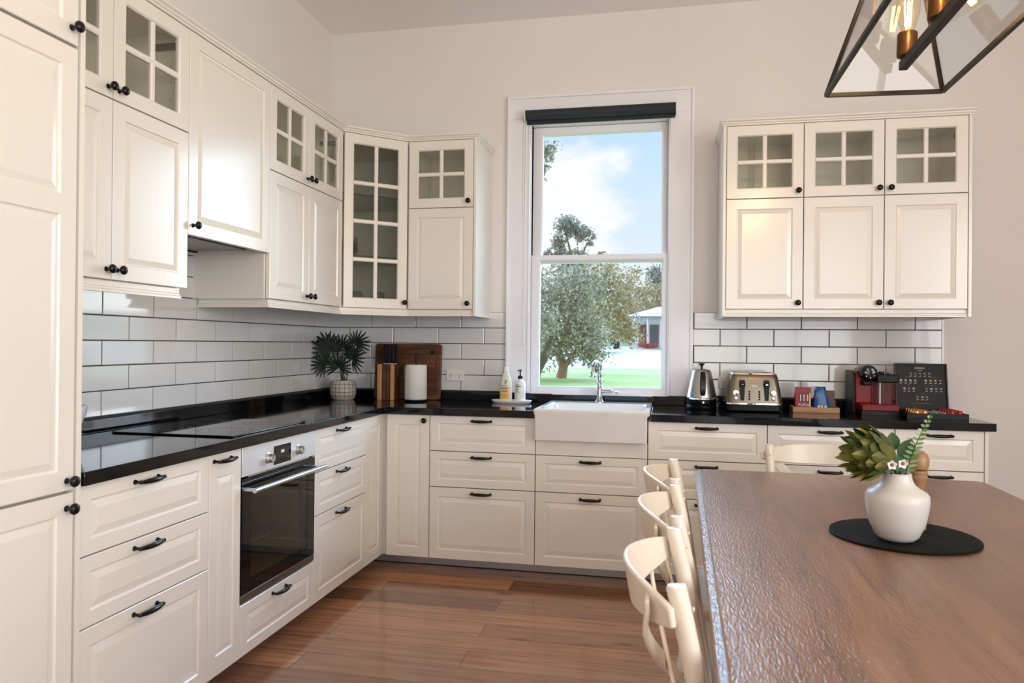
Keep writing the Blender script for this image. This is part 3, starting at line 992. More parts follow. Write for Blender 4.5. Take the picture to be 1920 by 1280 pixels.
for fx, fy, fz, lean, fr in fans:
    b0 = Vector((rnd.uniform(-.018, .018), rnd.uniform(-.018, .018), .10))
    tip = Vector((fx, fy, fz))
    mid = b0.lerp(tip, .55) + Vector((0, 0, .05)) - Vector((fx, fy, 0)) * .25
    MB().tube([b0, b0.lerp(mid, .5) + Vector((0, 0, .012)), mid, mid.lerp(tip, .5) + Vector((0, 0, .006)), tip], [.0034, .003, .0027, .0024, .002], 6).build('leaf_stalk', M['stem'], pt)
    dirv = Vector((fx * 1.1, -.02, .10 - .25 * max(0, .27 - fz))).normalized()
    side = dirv.cross(Vector((rnd.uniform(-.25, .25), -1, rnd.uniform(.1, .5)))).normalized()
    nrm = side.cross(dirv).normalized()
    lf = MB()
    nb = 15
    for k in range(nb):
        a = math.radians(-122 + 244 * k / (nb - 1))
        ln = fr * (.86 + .20 * math.cos(a)) * rnd.uniform(.88, 1.1)
        d = dirv * math.cos(a) + side * math.sin(a)
        w = d.cross(nrm).normalized()
        droop = Vector((0, 0, -1)) * .10 * ln
        P = [tip + d * (ln * s) + nrm * (.10 * ln * (1 - (2 * s - 1) ** 2)) + droop * (s ** 2) for s in (0, .3, .62, .85, 1)]
        ws = (.0015, ln * .068, ln * .058, ln * .040, .0004)
        vs = []
        for p, wd in zip(P, ws): vs += [p - w * wd, p + nrm * .0015 * (1 if wd > .001 else 0), p + w * wd]
        fs = []
        for s in range(4):
            o_ = s * 3
            fs += [(o_, o_ + 1, o_ + 4, o_ + 3), (o_ + 1, o_ + 2, o_ + 5, o_ + 4)]
        lf.add(vs, fs)
    lf.build('palm_leaf', M['palm'], pt)

# boards, knives, towel
cb = thing('cutting_board', 'large dark walnut cutting board leaning on the tiled wall', 'cutting board', (.345, -.062, ZC + .001))
b = MB()
pts = [(x, y) for x, y, _ in rr(0, .445, 0, .355, 0, .018)]
b.rings([[(x, -.013, z) for x, z in pts], [(x, .013, z) for x, z in pts]])
ob = b.build('board', M['dark_wood'], cb, bevel=.003)
gv = MB().rings([[(x, -.0135, z) for x, z in [(p[0], p[1]) for p in rr(.028, .417, .028, .327, 0, .02)]], [(x, -.0135, z) for x, z in [(p[0], p[1]) for p in rr(.033, .412, .033, .322, 0, .018)]]], cap0=False, cap1=False)
gv.build('juice_groove', mat('groove_wood', (.022, .009, .005), .5), cb)
MB().lathe([(.016, -.0136), (.016, -.0132)], 20, (.385, 0, .30), 'y').build('finger_hole', M['board_print'], cb)
cb.rotation_euler = (math.radians(-4.5), 0, 0)

kb = thing('knife_block', 'slatted oak and walnut knife block in front of the cutting board', 'knife block', (.412, -.19, ZC + .0005))
MB().box(0, .118, .006, .094, 0, .224).build('core', M['dark_wood'], kb)
for x0, x1 in ((.004, .032), (.090, .114)):
    MB().box(x0, x1, -.002, .0055, .0, .226).build('oak_slat', M['light_wood'], kb, bevel=.001)
for x0 in (.040, .064):
    MB().box(x0, x0 + .018, -.001, .0055, .0, .225).build('walnut_slat', M['dark_wood'], kb, bevel=.001)
for i, x in enumerate((.035, .058, .083, .106)):
    k = thing('kitchen_knife', ['black handled knife in the block slot beside the palm', 'second black handled knife from the palm side of the block', 'third black handled knife from the palm side of the block', 'black handled knife in the block slot beside the paper towel'][i], 'knife', (kb.location.x + x, kb.location.y + .05, ZC + .226), 0, 'black handled knives in the block')
    hp_ = [[(-.0085, -.006, z), (.0085, -.006, z), (.0085, .006, z), (-.0085, .006, z)] for z in (.006,)]
    MB().rings([[(sx * w, sy * .0065, z) for sx, sy in ((-1, -1), (1, -1), (1, 1), (-1, 1))] for z, w in ((.004, .0092), (.03, .0102), (.08, .0098), (.118, .0108), (.126, .009))]).build('handle', M['black'], k, bevel=.002)
    MB().box(-.009, .009, -.006, .006, .0005, .005).build('bolster', M['chrome'], k)

tr_ = thing('paper_towel_roll', 'white paper towel roll on a dark upright holder', 'paper towel', (.674, -.20, ZC + .0005))
MB().lathe([(.072, 0), (.074, .003), (.074, .009), (.070, .012), (.002, .012)], 32).build('holder_base', M['black'], tr_, smooth=40)
rl_ = [(.066, .0125), (.068, .015), (.0665, .21), (.0655, .224), (.064, .2255), (.022, .2255), (.020, .222)]
MB().lathe(rl_, 40).build('roll', M['paper'], tr_, smooth=40)
MB().cyl((0, 0, .012), (0, 0, .262), .006, n=12).build('holder_post', M['bronze'], tr_)
lp = [(math.sin(2 * PI * j / 20) * .0075, 0, .278 - math.cos(2 * PI * j / 20) * .020) for j in range(20)]
MB().tube(lp, .004, 8, closed=True).build('holder_loop', M['bronze'], tr_, smooth=60)
fl = [(.0690 * math.cos(a), .0690 * math.sin(a), .112) for a in [math.radians(235 - i * 8) for i in range(8)]] + [(-.076, .006, .111), (-.080, .020, .110)]
MB().ribbon(fl, (0, 0, 1), .196, .0012).build('loose_sheet', M['paper'], tr_)


# outlets
def outlet(label, loc, rz, double=True):
    w = .117 if double else .073
    t = thing('power_outlet', label, 'outlet', loc, rz)
    MB().box(-w / 2, w / 2, -.009, 0, -.038, .038).build('plate', M['white_plastic'], t, bevel=.0025)
    for cx in ((-.029, .029) if double else (0,)):
        MB().box(cx - .010, cx + .004, -.0125, -.009, .014, .022).build('rocker', M['white_plastic'], t, bevel=.001)
        sl = MB()
        sl.bar((cx - .008, -.0092, -.004), (cx - .004, -.0092, .003), .003, .0016, (0, 1, 0)).bar((cx + .008, -.0092, -.004), (cx + .004, -.0092, .003), .003, .0016, (0, 1, 0)).bar((cx, -.0092, -.020), (cx, -.0092, -.011), .003, .0016, (0, 1, 0))
        sl.build('socket_slots', M['black'], t)
    return t


outlet('white double power outlet beside the cutting board', (.872, -.0082, 1.078), 0)
outlet('white power outlet on the tiles behind the palm', (.0082, -.195, 1.078), R90)
outlet('white power outlet between the kettle and the toaster', (2.555, -.0082, 1.063), 0)

# bottle tray
ty = thing('soap_tray', 'oval white marble tray beside the sink holding two bottles', 'tray', (1.272, -.155, ZC + .0005))
ov_ = lambda a, b, z: [(math.cos(2 * PI * j / 40) * a, math.sin(2 * PI * j / 40) * b, z) for j in range(40)]
MB().rings([ov_(.112, .055, 0), ov_(.122, .062, .008), ov_(.125, .064, .016), ov_(.122, .061, .019), ov_(.116, .055, .015), ov_(.10, .045, .0135)]).build('dish', M['ceramic'], ty, smooth=40)
TZ = ZC + .015
s1 = thing('dish_soap_bottle', 'milky dish soap bottle with orange liquid and white cap on the tray', 'bottle', (1.236, -.155, TZ), 0)
sup = lambda a, b, z: [(math.copysign(abs(math.cos(2 * PI * j / 32)) ** .7, math.cos(2 * PI * j / 32)) * a, math.copysign(abs(math.sin(2 * PI * j / 32)) ** .8, math.sin(2 * PI * j / 32)) * b, z) for j in range(32)]
MB().rings([sup(.034, .022, 0), sup(.037, .024, .005), sup(.038, .025, .06), sup(.036, .024, .105), sup(.030, .021, .135), sup(.020, .016, .160), sup(.014, .013, .172)]).build('bottle', M['soap_bottle'], s1, smooth=50)
MB().rings([sup(.0135, .0135, .1725), sup(.0145, .0145, .176), sup(.0130, .0130, .205), sup(.0115, .0115, .207)]).build('cap', M['white_matte'], s1, smooth=40)


def label_patch(root, name, a, b, z0, z1, m, t0=-.8, t1=.8, e=.0005):
    mb = MB()
    n = 12
    r0, r1 = [], []
    for i in range(n + 1):
        t = -R90 + t0 + (t1 - t0) * i / n
        x, y = math.copysign(abs(math.cos(t)) ** .7, math.cos(t)) * (a + e), math.copysign(abs(math.sin(t)) ** .8, math.sin(t)) * (b + e)
        r0.append((x, y, z0)); r1.append((x, y, z1))
    mb.add(r0 + r1, [(i, i + 1, n + 2 + i, n + 1 + i) for i in range(n)])
    return mb.build(name, m, root)


label_patch(s1, 'orange_label', .038, .025, .012, .042, M['soap'], -.75, .6)
M['peach'] = mat('peach_print', (.80, .52, .27), .4)
label_patch(s1, 'peach_label', .038, .025, .042, .085, M['peach'], -.75, .6)
for z, h_, m_ in ((.091, .0035, 'print_dark'), (.076, .005, 'print_dark'), (.058, .006, 'red')):
    print_line(s1, 'label_text', M[m_], -.020, .014, z, h_, -.0264, 4)
lg = MB().tube([(.004 + math.cos(2 * PI * j / 16) * .006, -.0265, .118 + math.sin(2 * PI * j / 16) * .009) for j in range(16)], .0014, 6, closed=True)
lg.bar((-.006, -.0262, .100), (.002, -.0262, .110), .003, .0012, (0, 1, 0))
lg.build('leaf_emblem', M['print_green'], s1)
s2 = thing('hand_wash_bottle', 'white pump bottle with a black pump and black print on the tray', 'bottle', (1.325, -.16, TZ), 0)
MB().lathe([(.031, 0), (.033, .004), (.033, .105), (.030, .116), (.018, .126), (.0125, .129), (.0125, .134)], 32).build('bottle', M['white_matte'], s2, smooth=40)
pm = MB().lathe([(.0145, .1345), (.0145, .150), (.010, .153), (.0042, .155), (.0042, .178), (.009, .180), (.009, .188), (.006, .191)], 20)
pm.bar((0, .004, .186), (-.006, -.036, .184), .009, .007)
pm.build('pump', M['black'], s2, smooth=40)
for x1_, h_, z, n_ in ((.002, .0035, .099, 2), (.016, .0055, .089, 5), (.000, .003, .079, 3), (-.004, .003, .071, 2), (-.006, .0022, .063, 2), (.006, .0022, .055, 4), (-.014, .004, .030, 1)):
    print_line(s2, 'label_text', M['print_dark'], -.019, x1_, z, h_, -.0334, n_)

# kettle
kt = thing('kettle', 'tapered brushed steel kettle with a black handle beside the window', 'kettle', (2.393, -.20, ZC + .0005))
MB().lathe([(.083, 0), (.086, .004), (.086, .018), (.082, .022), (.084, .026), (.0845, .052), (.002, .0535)], 40).build('power_base', M['black'], kt, smooth=40)
MB().lathe([(.080, .054), (.0855, .056), (.0855, .064), (.083, .066)], 40).build('chrome_band', M['chrome'], kt, smooth=40)
MB().lathe([(.083, .0665), (.081, .078), (.068, .145), (.055, .208), (.050, .220), (.044, .224), (.002, .226)], 40).build('body', M['kettle_steel'], kt, smooth=40)
MB().lathe([(.006, .226), (.0055, .236), (.008, .246), (.018, .256), (.0185, .259), (.003, .260)], 20).build('lid_knob', M['black'], kt, smooth=40)
hd_ = MB()
prof = []
for i in range(11):
    t_ = i / 10
    z = .080 + .132 * t_
    rad = .0805 - .031 * t_
    prof.append((.004, -rad - .004 - .016 * math.sin(PI * t_), z))
hd_.ribbon(prof, (1, 0, 0), lambda s: .024 + .010 * math.sin(PI * s) ** .5, .014)
hd_.build('handle', M['black_iron'], kt, bevel=.005, seg=3)
MB().lathe([(.006, -.087), (.006, -.0885), (.002, -.089)], 14, (.006, .0022, .040), 'y').build('switch', M['chrome'], kt, smooth=40)
MB().rings([[(x, .045 + dy_, z) for x, dy_, z in ((-.016, 0, .16), (.016, 0, .16), (.012, .0, .216), (-.012, .0, .216))], [(-.004, .098, .205), (.004, .098, .205), (.004, .094, .216), (-.004, .094, .216)]]).build('spout', M['kettle_steel'], kt)

# toaster: front faces -y
to = thing('toaster', 'four slice brushed bronze steel toaster with two levers', 'toaster', (2.668, -.215, ZC + .0005))


def rbox(w, d, z, r): return rr(-w / 2, w / 2, -d / 2, d / 2, z, r, 6)


MB().rings([rbox(.290, .25, .004, .03), rbox(.300, .26, .008, .032), rbox(.300, .26, .040, .032)]).build('base', M['black'], to, smooth=40)
MB().rings([rbox(.302, .262, .0405, .034), rbox(.302, .262, .048, .034)]).build('chrome_band', M['chrome'], to, smooth=40)
M['toast'] = mat('warm_brushed_steel', (.19, .165, .13), .32, metal=1)
MB().rings([rbox(.296, .256, .0485, .034), rbox(.284, .246, .110, .036), rbox(.262, .226, .178, .038), rbox(.252, .216, .198, .036), rbox(.244, .208, .203, .034)]).build('body', M['toast'], to, smooth=40)
MB().rings([rbox(.246, .21, .2035, .034), rbox(.240, .204, .211, .032), rbox(.225, .19, .213, .03)]).build('top_plate', M['chrome'], to, smooth=40)
for x in (-.058, .058):
    for y in (-.045, .045):
        MB().box(x - .048, x + .048, y - .014, y + .014, .2126, .2138).build('bread_slot', M['black'], to)


def fy(z):
    q = [(.0485, .128), (.110, .123), (.178, .113), (.198, .108)]
    for (z0, d0), (z1, d1) in zip(q, q[1:]):
        if z <= z1: return -(d0 + (d1 - d0) * (z - z0) / (z1 - z0))
    return -.108


for sx in (-1, 1):
    x = sx * .064
    zz = [.062, .108, .152, .168, .174]
    ww = [.010, .013, .0165, .0165, .010]
    MB().rings([[(x - w, fy(z) - .0015, z), (x + w, fy(z) - .0015, z), (x + w, fy(z) + .004, z), (x - w, fy(z) + .004, z)] for z, w in zip(zz, ww)]).build('lever_slot', M['black'], to)
    lv = MB().box(x - .016, x + .016, fy(.147) - .018, fy(.147), .141, .156).build('lever', M['black'], to, bevel=.004)
    MB().box(x - .006, x + .006, fy(.147) - .0186, fy(.147) - .0178, .1475, .1515).build('lever_mark', M['chrome'], lv)
    xk = sx * .098
    dl_ = MB().lathe([(.0165, .002), (.0165, -.006), (.014, -.012), (.003, -.0125)], 24, (xk, fy(.104), .104), 'y').build('browning_dial', M['chrome'], to, smooth=40)
    MB().box(xk - .001, xk + .001, fy(.104) - .0135, fy(.104) - .0124, .104, .117).build('dial_mark', M['black'], dl_)
    MB().lathe([(.010, .002), (.010, -.004), (.008, -.007), (.002, -.0075)], 20, (xk, fy(.074), .074), 'y').build('push_button', M['chrome'], to, smooth=40)
    for k in range(4):
        z = .070 + k * .0135
        MB().lathe([(.0055, .002), (.0055, -.003), (.002, -.0035)], 14, (sx * .026, fy(z), z), 'y').build('function_button', M['black'], to)
em = MB()
z0_ = .142
em.rings([[(math.cos(2 * PI * j / 24) * .0175, fy(z0_) - .0012 - .0, z0_ + math.sin(2 * PI * j / 24) * .007) for j in range(24)], [(math.cos(2 * PI * j / 24) * .0175, fy(z0_) + .003, z0_ + math.sin(2 * PI * j / 24) * .007) for j in range(24)]])
em.build('emblem_plate', M['steel_dark'], to)
text_mesh('7\u2013', .017, 'emblem', M['white_plastic'], to, (-.001, fy(z0_) - .0018, z0_), (R90, 0, .0))
cd = thing('appliance_lead', 'black plug and cord hanging behind the toaster', 'cord', (2.561, -.018, 1.05))
MB().box(-.012, .012, -.03, -.0035, -.018, .02).build('plug', M['black'], cd, bevel=.004)
MB().tube([(0, -.028, -.012), (-.010, -.034, -.035), (-.03, -.040, -.058), (-.055, -.045, -.085), (-.066, -.05, -.104), (-.060, -.07, -.118), (-.03, -.09, -.124), (.01, -.09, -.126)], .0032, 8).build('cable', M['black'], cd, smooth=60)

# tea stand
st = thing('wooden_stand', 'low bamboo caddy holding a red pack and a blue bag', 'caddy', (2.875, -.30, ZC + .0005))
MB().box(0, .240, 0, .12, 0, .006).build('caddy_base', M['bamboo'], st, bevel=.001)
sd = MB().box(0, .240, 0, .008, .0062, .030).box(0, .240, .112, .12, .0062, .030).box(0, .008, .008, .112, .0062, .030).box(.232, .240, .008, .112, .0062, .030)
sd.build('caddy_side', M['bamboo'], st, bevel=.001)
MB().box(.095, .101, .0085, .1115, .0062, .028).build('divider', M['dark_wood'], st)
rp = thing('wafer_pack', 'red multipack with three white and black bar prints in the bamboo caddy', 'snack pack', (2.888, -.285, ZC + .0075))
M['red_wrap'] = mat('red_wrapper', (.28, .012, .016), .35, spec=.4)
M['gold_wrap'] = mat('gold_wrapper', (.45, .24, .05), .3, coat=.4)
w_ = .082
rp_r = []
rg = random.Random(5)
for i, z in enumerate((.0, .006, .05, .095, .112, .126, .132)):
    dd_ = (.030, .034, .034, .028, .018, .006, .005)[i]
    rp_r.append([(-.0 + rg.uniform(-.0015, .0015), 0, z), (w_ + rg.uniform(-.0015, .0015), 0, z), (w_ + rg.uniform(-.0015, .0015), dd_, z), (rg.uniform(-.0015, .0015), dd_, z)])
MB().rings(rp_r).build('wrapper', M['red_wrap'], rp, bevel=.002)
for k in range(3):
    MB().box(.022 + k * .018, .034 + k * .018, -.0022, .0005, .052, .096).build('bar_print', M['print_dark'], rp)
    MB().box(.025 + k * .018, .031 + k * .018, -.0028, -.0020, .056, .092).build('bar_print_light', M['print_white'], rp)
MB().box(.072, .0815, -.002, .0005, .006, .10).build('gold_print', M['gold_wrap'], rp)
text_mesh('KitKat', .022, 'pack_text', M['print_white'], rp, (.046, -.0024, .036), (R90, 0, 0))
bl = thing('blue_bag', 'crinkled glossy blue bag in the bamboo caddy', 'snack bag', (2.990, -.282, ZC + .0075))
M['blue_wrap'] = mat('blue_foil_bag', (.008, .085, .30), .28, spec=.6)
rg = random.Random(11)
rs = []
for z, x0, x1, dd_ in ((0, 0, .082, .05), (.012, -.003, .086, .055), (.045, -.004, .080, .052), (.075, -.002, .070, .045), (.10, 0, .062, .032), (.120, .001, .058, .014), (.134, .0, .056, .004)):
    ring = []
    for j in range(16):
        a = 2 * PI * j / 16
        cx, cy = (x0 + x1) / 2, dd_ / 2
        ring.append((cx + math.copysign(abs(math.cos(a)) ** .6, math.cos(a)) * (x1 - x0) / 2 + rg.uniform(-.003, .003), cy + math.copysign(abs(math.sin(a)) ** .6, math.sin(a)) * dd_ / 2 + rg.uniform(-.004, .004), z + (rg.uniform(-.003, .003) if z else 0)))
    rs.append(ring)
MB().rings(rs).build('bag', M['blue_wrap'], bl, smooth=25)
print_line(bl, 'bag_print', M['print_white'], .014, .066, .026, .014, -.0062, 3)
bx = tag(MB().box(0, .052, 0, .020, 0, .112).build('tea_box', mat('brown_carton', (.10, .045, .03), .5), bevel=.001), 'small brown box standing behind the blue bag', 'box')
bx.location = (3.052, -.225, ZC + .0075)

# coffee machine: front -y
cf = thing('coffee_machine', 'red and black capsule coffee machine with a clear water tank', 'coffee machine', (3.169, -.345, ZC + .0005))
MB().box(.024, .0358, .105, .285, 0, .232).build('side_slab', M['grey_plastic'], cf, bevel=.004)
MB().box(.0365, .235, .13, .28, 0, .205).build('body', M['red'], cf, bevel=.008)
MB().box(.036, .12, .10, .1295, .055, .222).build('front_shell', M['red'], cf, bevel=.006)
MB().lathe([(.036, .02), (.041, .03), (.041, .19), (.036, .20), (.003, .20)], 32, (.090, 0, .222), 'y').build('brew_head', M['black_iron'], cf, smooth=40)
MB().lathe([(.003, .0165), (.030, .0165), (.037, .02), (.037, .021), (.003, .021)], 32, (.090, 0, .222), 'y').build('head_cap', M['black_glass'], cf, smooth=40)
dots = MB()
for k in range(7):
    a = 2 * PI * k / 7 + .3
    dots.lathe([(.0026, .0158), (.0026, .0172)], 8, (.090 + math.cos(a) * .024, 0, .222 + math.sin(a) * .024), 'y')
dots.build('head_studs', M['chrome'], cf)
MB().box(.062, .104, .05, .13, .155, .180).build('coffee_outlet', M['black'], cf, bevel=.006)
MB().rings([[(x, y, z) for x, y in ((.134, .032), (.228, .032), (.228, .128), (.134, .128))] for z in (.058, .172)]).build('water_tank', M['clear'], cf)
MB().box(.150, .157, .07, .076, .058, .172).build('tank_tube', M['white_plastic'], cf)
MB().box(.128, .234, .028, .2, .1725, .216).build('tank_lid', M['black'], cf, bevel=.005)
MB().box(.150, .172, .06, .10, .2162, .230).build('brew_button', M['black'], cf, bevel=.003)
MB().box(.188, .198, .06, .09, .2162, .223).build('cup_button', M['black'], cf, bevel=.002)
MB().box(.048, .232, .0, .1295, .022, .0565).build('drip_tray', M['red'], cf, bevel=.004)
MB().box(.046, .234, .002, .1295, .0, .0215).build('foot', M['black'], cf)

# capsule display box with open lid
cx0 = 3.404
cp = thing('capsule_box', 'open black capsule box with a printed menu lid at the worktop end', 'box', (cx0, -.46, ZC + .0005))
MB().box(0, .287, 0, .245, 0, .006).box(0, .287, 0, .005, .006, .026).box(0, .287, .240, .245, .006, .026).box(0, .005, .005, .240, .006, .026).box(.282, .287, .005, .240, .006, .026).build('tray', M['black'], cp)
MB().box(.0055, .2815, .0055, .2395, .0065, .0185).build('tray_lining', M['grey_plastic'], cp)
for x in (.138, .178):
    MB().box(x, x + .003, .006, .20, .0187, .031).build('divider', M['white_plastic'], cp)
lid = MB().box(0, .262, 0, .012, 0, .268).build('lid', M['black'], cp, bevel=.002)
lid.location, lid.rotation_euler = (.016, .252, .008), (math.radians(-9), 0, 0)
fr_ = MB()
for a, b_, c_, d_ in ((0, .262, 0, .006), (0, .262, .262, .268), (0, .006, .006, .262), (.256, .262, .006, .262)): fr_.box(a, b_, -.012, -.0002, c_, d_)
fr_.build('lid_rim', M['black_iron'], lid)
MB().box(.0062, .2558, -.0014, -.0002, .0062, .2618).build('menu_card', M['board_print'], lid)
text_mesh('NESPRESSO', .0115, 'menu_text', M['print_white'], lid, (.128, -.0022, .243), (R90, 0, 0), sx=.85)
text_mesh('ORIGINAL', .005, 'menu_text', M['print_white'], lid, (.128, -.0022, .231), (R90, 0, 0))
rows = [(.214, [.083, .106, .129, .152, .175], 'p'), (.176, [.032, .056, .080, .104], 'w'), (.176, [.156, .180, .204, .228], 'w'), (.131, [.048, .070, .094], 'o'), (.131, [.158, .182, .206, .230], 'b'), (.086, [.112, .136, .158], 'w')]
dim = mat('dim_print', (.16, .14, .125), .5)
cols_ = [mat('muted_white_print', (.40, .38, .35), .5), mat('tan_print', (.45, .22, .07), .5), mat('blue_grey_print', (.16, .19, .28), .5), dim]
rg = random.Random(2)
for z, xs, kd in rows:
    for i, x in enumerate(xs):
        mm = cols_[3] if kd == 'p' else cols_[rg.choice([0, 0, 1, 2, 3])]
        MB().lathe([(.0045, -.0019), (.0065, -.0016)], 12, (x, 0, z), 'y').build('capsule_print', mm, lid)
        MB().bar((x - .006, -.0018, z - .0165), (x + .006, -.0018, z - .013), .0022, .0006, (0, 1, 0)).build('name_print', M['print_white'], lid)
for x, z, wd in ((.068, .194, .026), (.190, .194, .026), (.070, .151, .012), (.190, .149, .032), (.136, .106, .028), (.128, .050, .10)):
    MB().box(x - wd / 2, x + wd / 2, -.0018, -.0014, z - .0008, z + .0008).build('heading_print', dim, lid)


def capsule(m, name):
    return MB().lathe([(.0175, 0), (.0182, .001), (.0182, .002), (.0148, .0025), (.0135, .014), (.0095, .021), (.006, .0225), (.001, .023)], 20).build(name, m, smooth=40)


for m_, nm, x0, dxs, lab in ((M['gold'], 'coffee_capsule', .030, .036, 'gold foil coffee capsule'), (M['red_foil'], 'coffee_capsule', .194, .036, 'red foil coffee capsule')):
    first = None
    place = {0: 'frontmost', 1: 'second from front', 2: 'middle', 3: 'second from back', 4: 'rearmost'}
    for r_ in range(2):
        for k in range(5):
            o = first.copy() if first else capsule(m_, nm)
            if first: COL.objects.link(o)
            first = first or o
            o.location = (cx0 + x0 + r_ * dxs + .024, -.46 + .026 + k * .041, ZC + .0192)
            side_ = ['in the row nearer the coffee machine', 'in the row farther from the coffee machine'][r_]
            tag(o, '%s, %s %s' % (lab, place[k], side_), 'coffee capsule', lab.split()[0] + ' capsules in the box')

# white bowl at the tall cabinet end
bw_ = tag(MB().lathe([(.045, .0005), (.05, .006), (.078, .05), (.098, .105), (.103, .132), (.100, .134), (.094, .108), (.072, .052), (.04, .016), (.002, .014)], 40).build('bowl', M['ceramic'], smooth=40), 'white bowl on the worktop half hidden by the tall cabinet', 'bowl')
bw_.location = (.150, -2.435, ZC)

# glassware inside the corner unit
gz = ZW + .300 + .0065
gl0 = None
for i, (x, y, z, k) in enumerate(((.27, -.34, gz, 0), (.27, -.34, gz + .022, 0), (.27, -.34, gz + .044, 0), (.27, -.34, gz + .066, 0))):
    if gl0 is None:
        gl0 = o = MB().lathe([(.03, 0), (.034, .003), (.062, .045), (.068, .07), (.066, .07), (.060, .046), (.03, .006), (.002, .005)], 28).build('glass_bowl', M['ware'], smooth=40)
    else:
        o = gl0.copy(); COL.objects.link(o)
    o.location = (x, y, z)
    tag(o, ['lowest clear glass bowl of the stack in the corner cabinet', 'second clear glass bowl up in the corner cabinet stack', 'third clear glass bowl up in the corner cabinet stack', 'topmost clear glass bowl of the stack in the corner cabinet'][i], 'glass bowl', 'stacked glass bowls in the corner cabinet')
for x, y, lab in ((.36, -.40, 'clear glass jar on the floor of the corner cabinet behind the pane rows'), (.46, -.30, 'small clear tumbler at the back of the corner cabinet floor')):
    o = tag(MB().lathe([(.036, 0), (.040, .004), (.040, .075), (.032, .088), (.030, .095), (.028, .095), (.030, .086), (.037, .074), (.037, .006), (.002, .005)], 24).build('glass_jar', M['ware'], smooth=40), lab, 'glass jar')
    o.location = (x, y, ZW + .0165)

# blind
bd_ = thing('roller_blind', 'rolled up charcoal roller blind at the top of the window', 'blind', (1.782, -.062, 2.70))
MB().cyl((-.455, 0, 0), (.455, 0, 0), .031, n=28).build('roller', M['blind'], bd_, smooth=40)
for s in (-1, 1):
    MB().box(s * .458 - .003, s * .458 + .003, -.034, .0395, -.036, .036).build('bracket', M['white_plastic'], bd_, bevel=.002)
MB().box(-.452, .452, .022, .030, -.052, -.024).build('bottom_bar', M['blind'], bd_, bevel=.002)
ch = MB()
for dx_ in (-.4655, -.452):
    ch.tube([(dx_, -.032 if dx_ < -.46 else -.033, .0 if 0 else -.01), (dx_ * .5 + .5 * -.459, -.034, -1.40)], .0011, 6)
ch.build('chain', M['steel_dark'], bd_)
MB().lathe([(.002, -1.432), (.006, -1.426), (.006, -1.408), (.002, -1.402)], 12, (-.459, -.034, 0)).build('chain_weight', M['clear'], bd_, smooth=40)


# ================================================================== TABLE
TX0, TX1, TY0, TY1, TZT = 2.308, 3.390, -3.75, -1.365, .76
tb = thing('dining_table', 'large dark stained wooden dining table with a stepped edge', 'table', ((TX0 + TX1) / 2, (TY0 + TY1) / 2, 0), -.0185)
hw, hl = (TX1 - TX0) / 2, (TY1 - TY0) / 2


def crect(a, b, z, c=.02): return [(-a + c, -b, z), (a - c, -b, z), (a, -b + c, z), (a, b - c, z), (a - c, b, z), (-a + c, b, z), (-a, b - c, z), (-a, -b + c, z)]


MB().rings([crect(hw - .01, hl - .01, TZT - .036), crect(hw + .014, hl + .014, TZT - .033), crect(hw + .016, hl + .016, TZT - .030), crect(hw + .016, hl + .016, TZT - .019), crect(hw + .012, hl + .012, TZT - .015), crect(hw - .002, hl - .002, TZT - .013), crect(hw - .002, hl - .002, TZT - .004), crect(hw - .006, hl - .006, TZT)]).build('table_top', M['table'], tb)
MB().box(-hw + .09, hw - .09, -hl + .09, -hl + .115, TZT - .12, TZT - .0365).box(-hw + .09, hw - .09, hl - .115, hl - .09, TZT - .12, TZT - .0365).box(-hw + .09, -hw + .115, -hl + .115, hl - .115, TZT - .12, TZT - .0365).box(hw - .115, hw - .09, -hl + .115, hl - .115, TZT - .12, TZT - .0365).build('apron', M['table'], tb)
for sx in (-1, 1):
    for sy in (-1, 1):
        x, y = sx * (hw - .115), sy * (hl - .115)
        MB().rings([[(x + a * w, y + b * w, z) for a, b in ((-1, -1), (1, -1), (1, 1), (-1, 1))] for z, w in ((0, .030), (.04, .032), (.60, .044), (TZT - .0368, .044))]).build('leg', M['table'], tb, bevel=.004)

# ================================================================== CHAIRS (local: sitter faces +y)


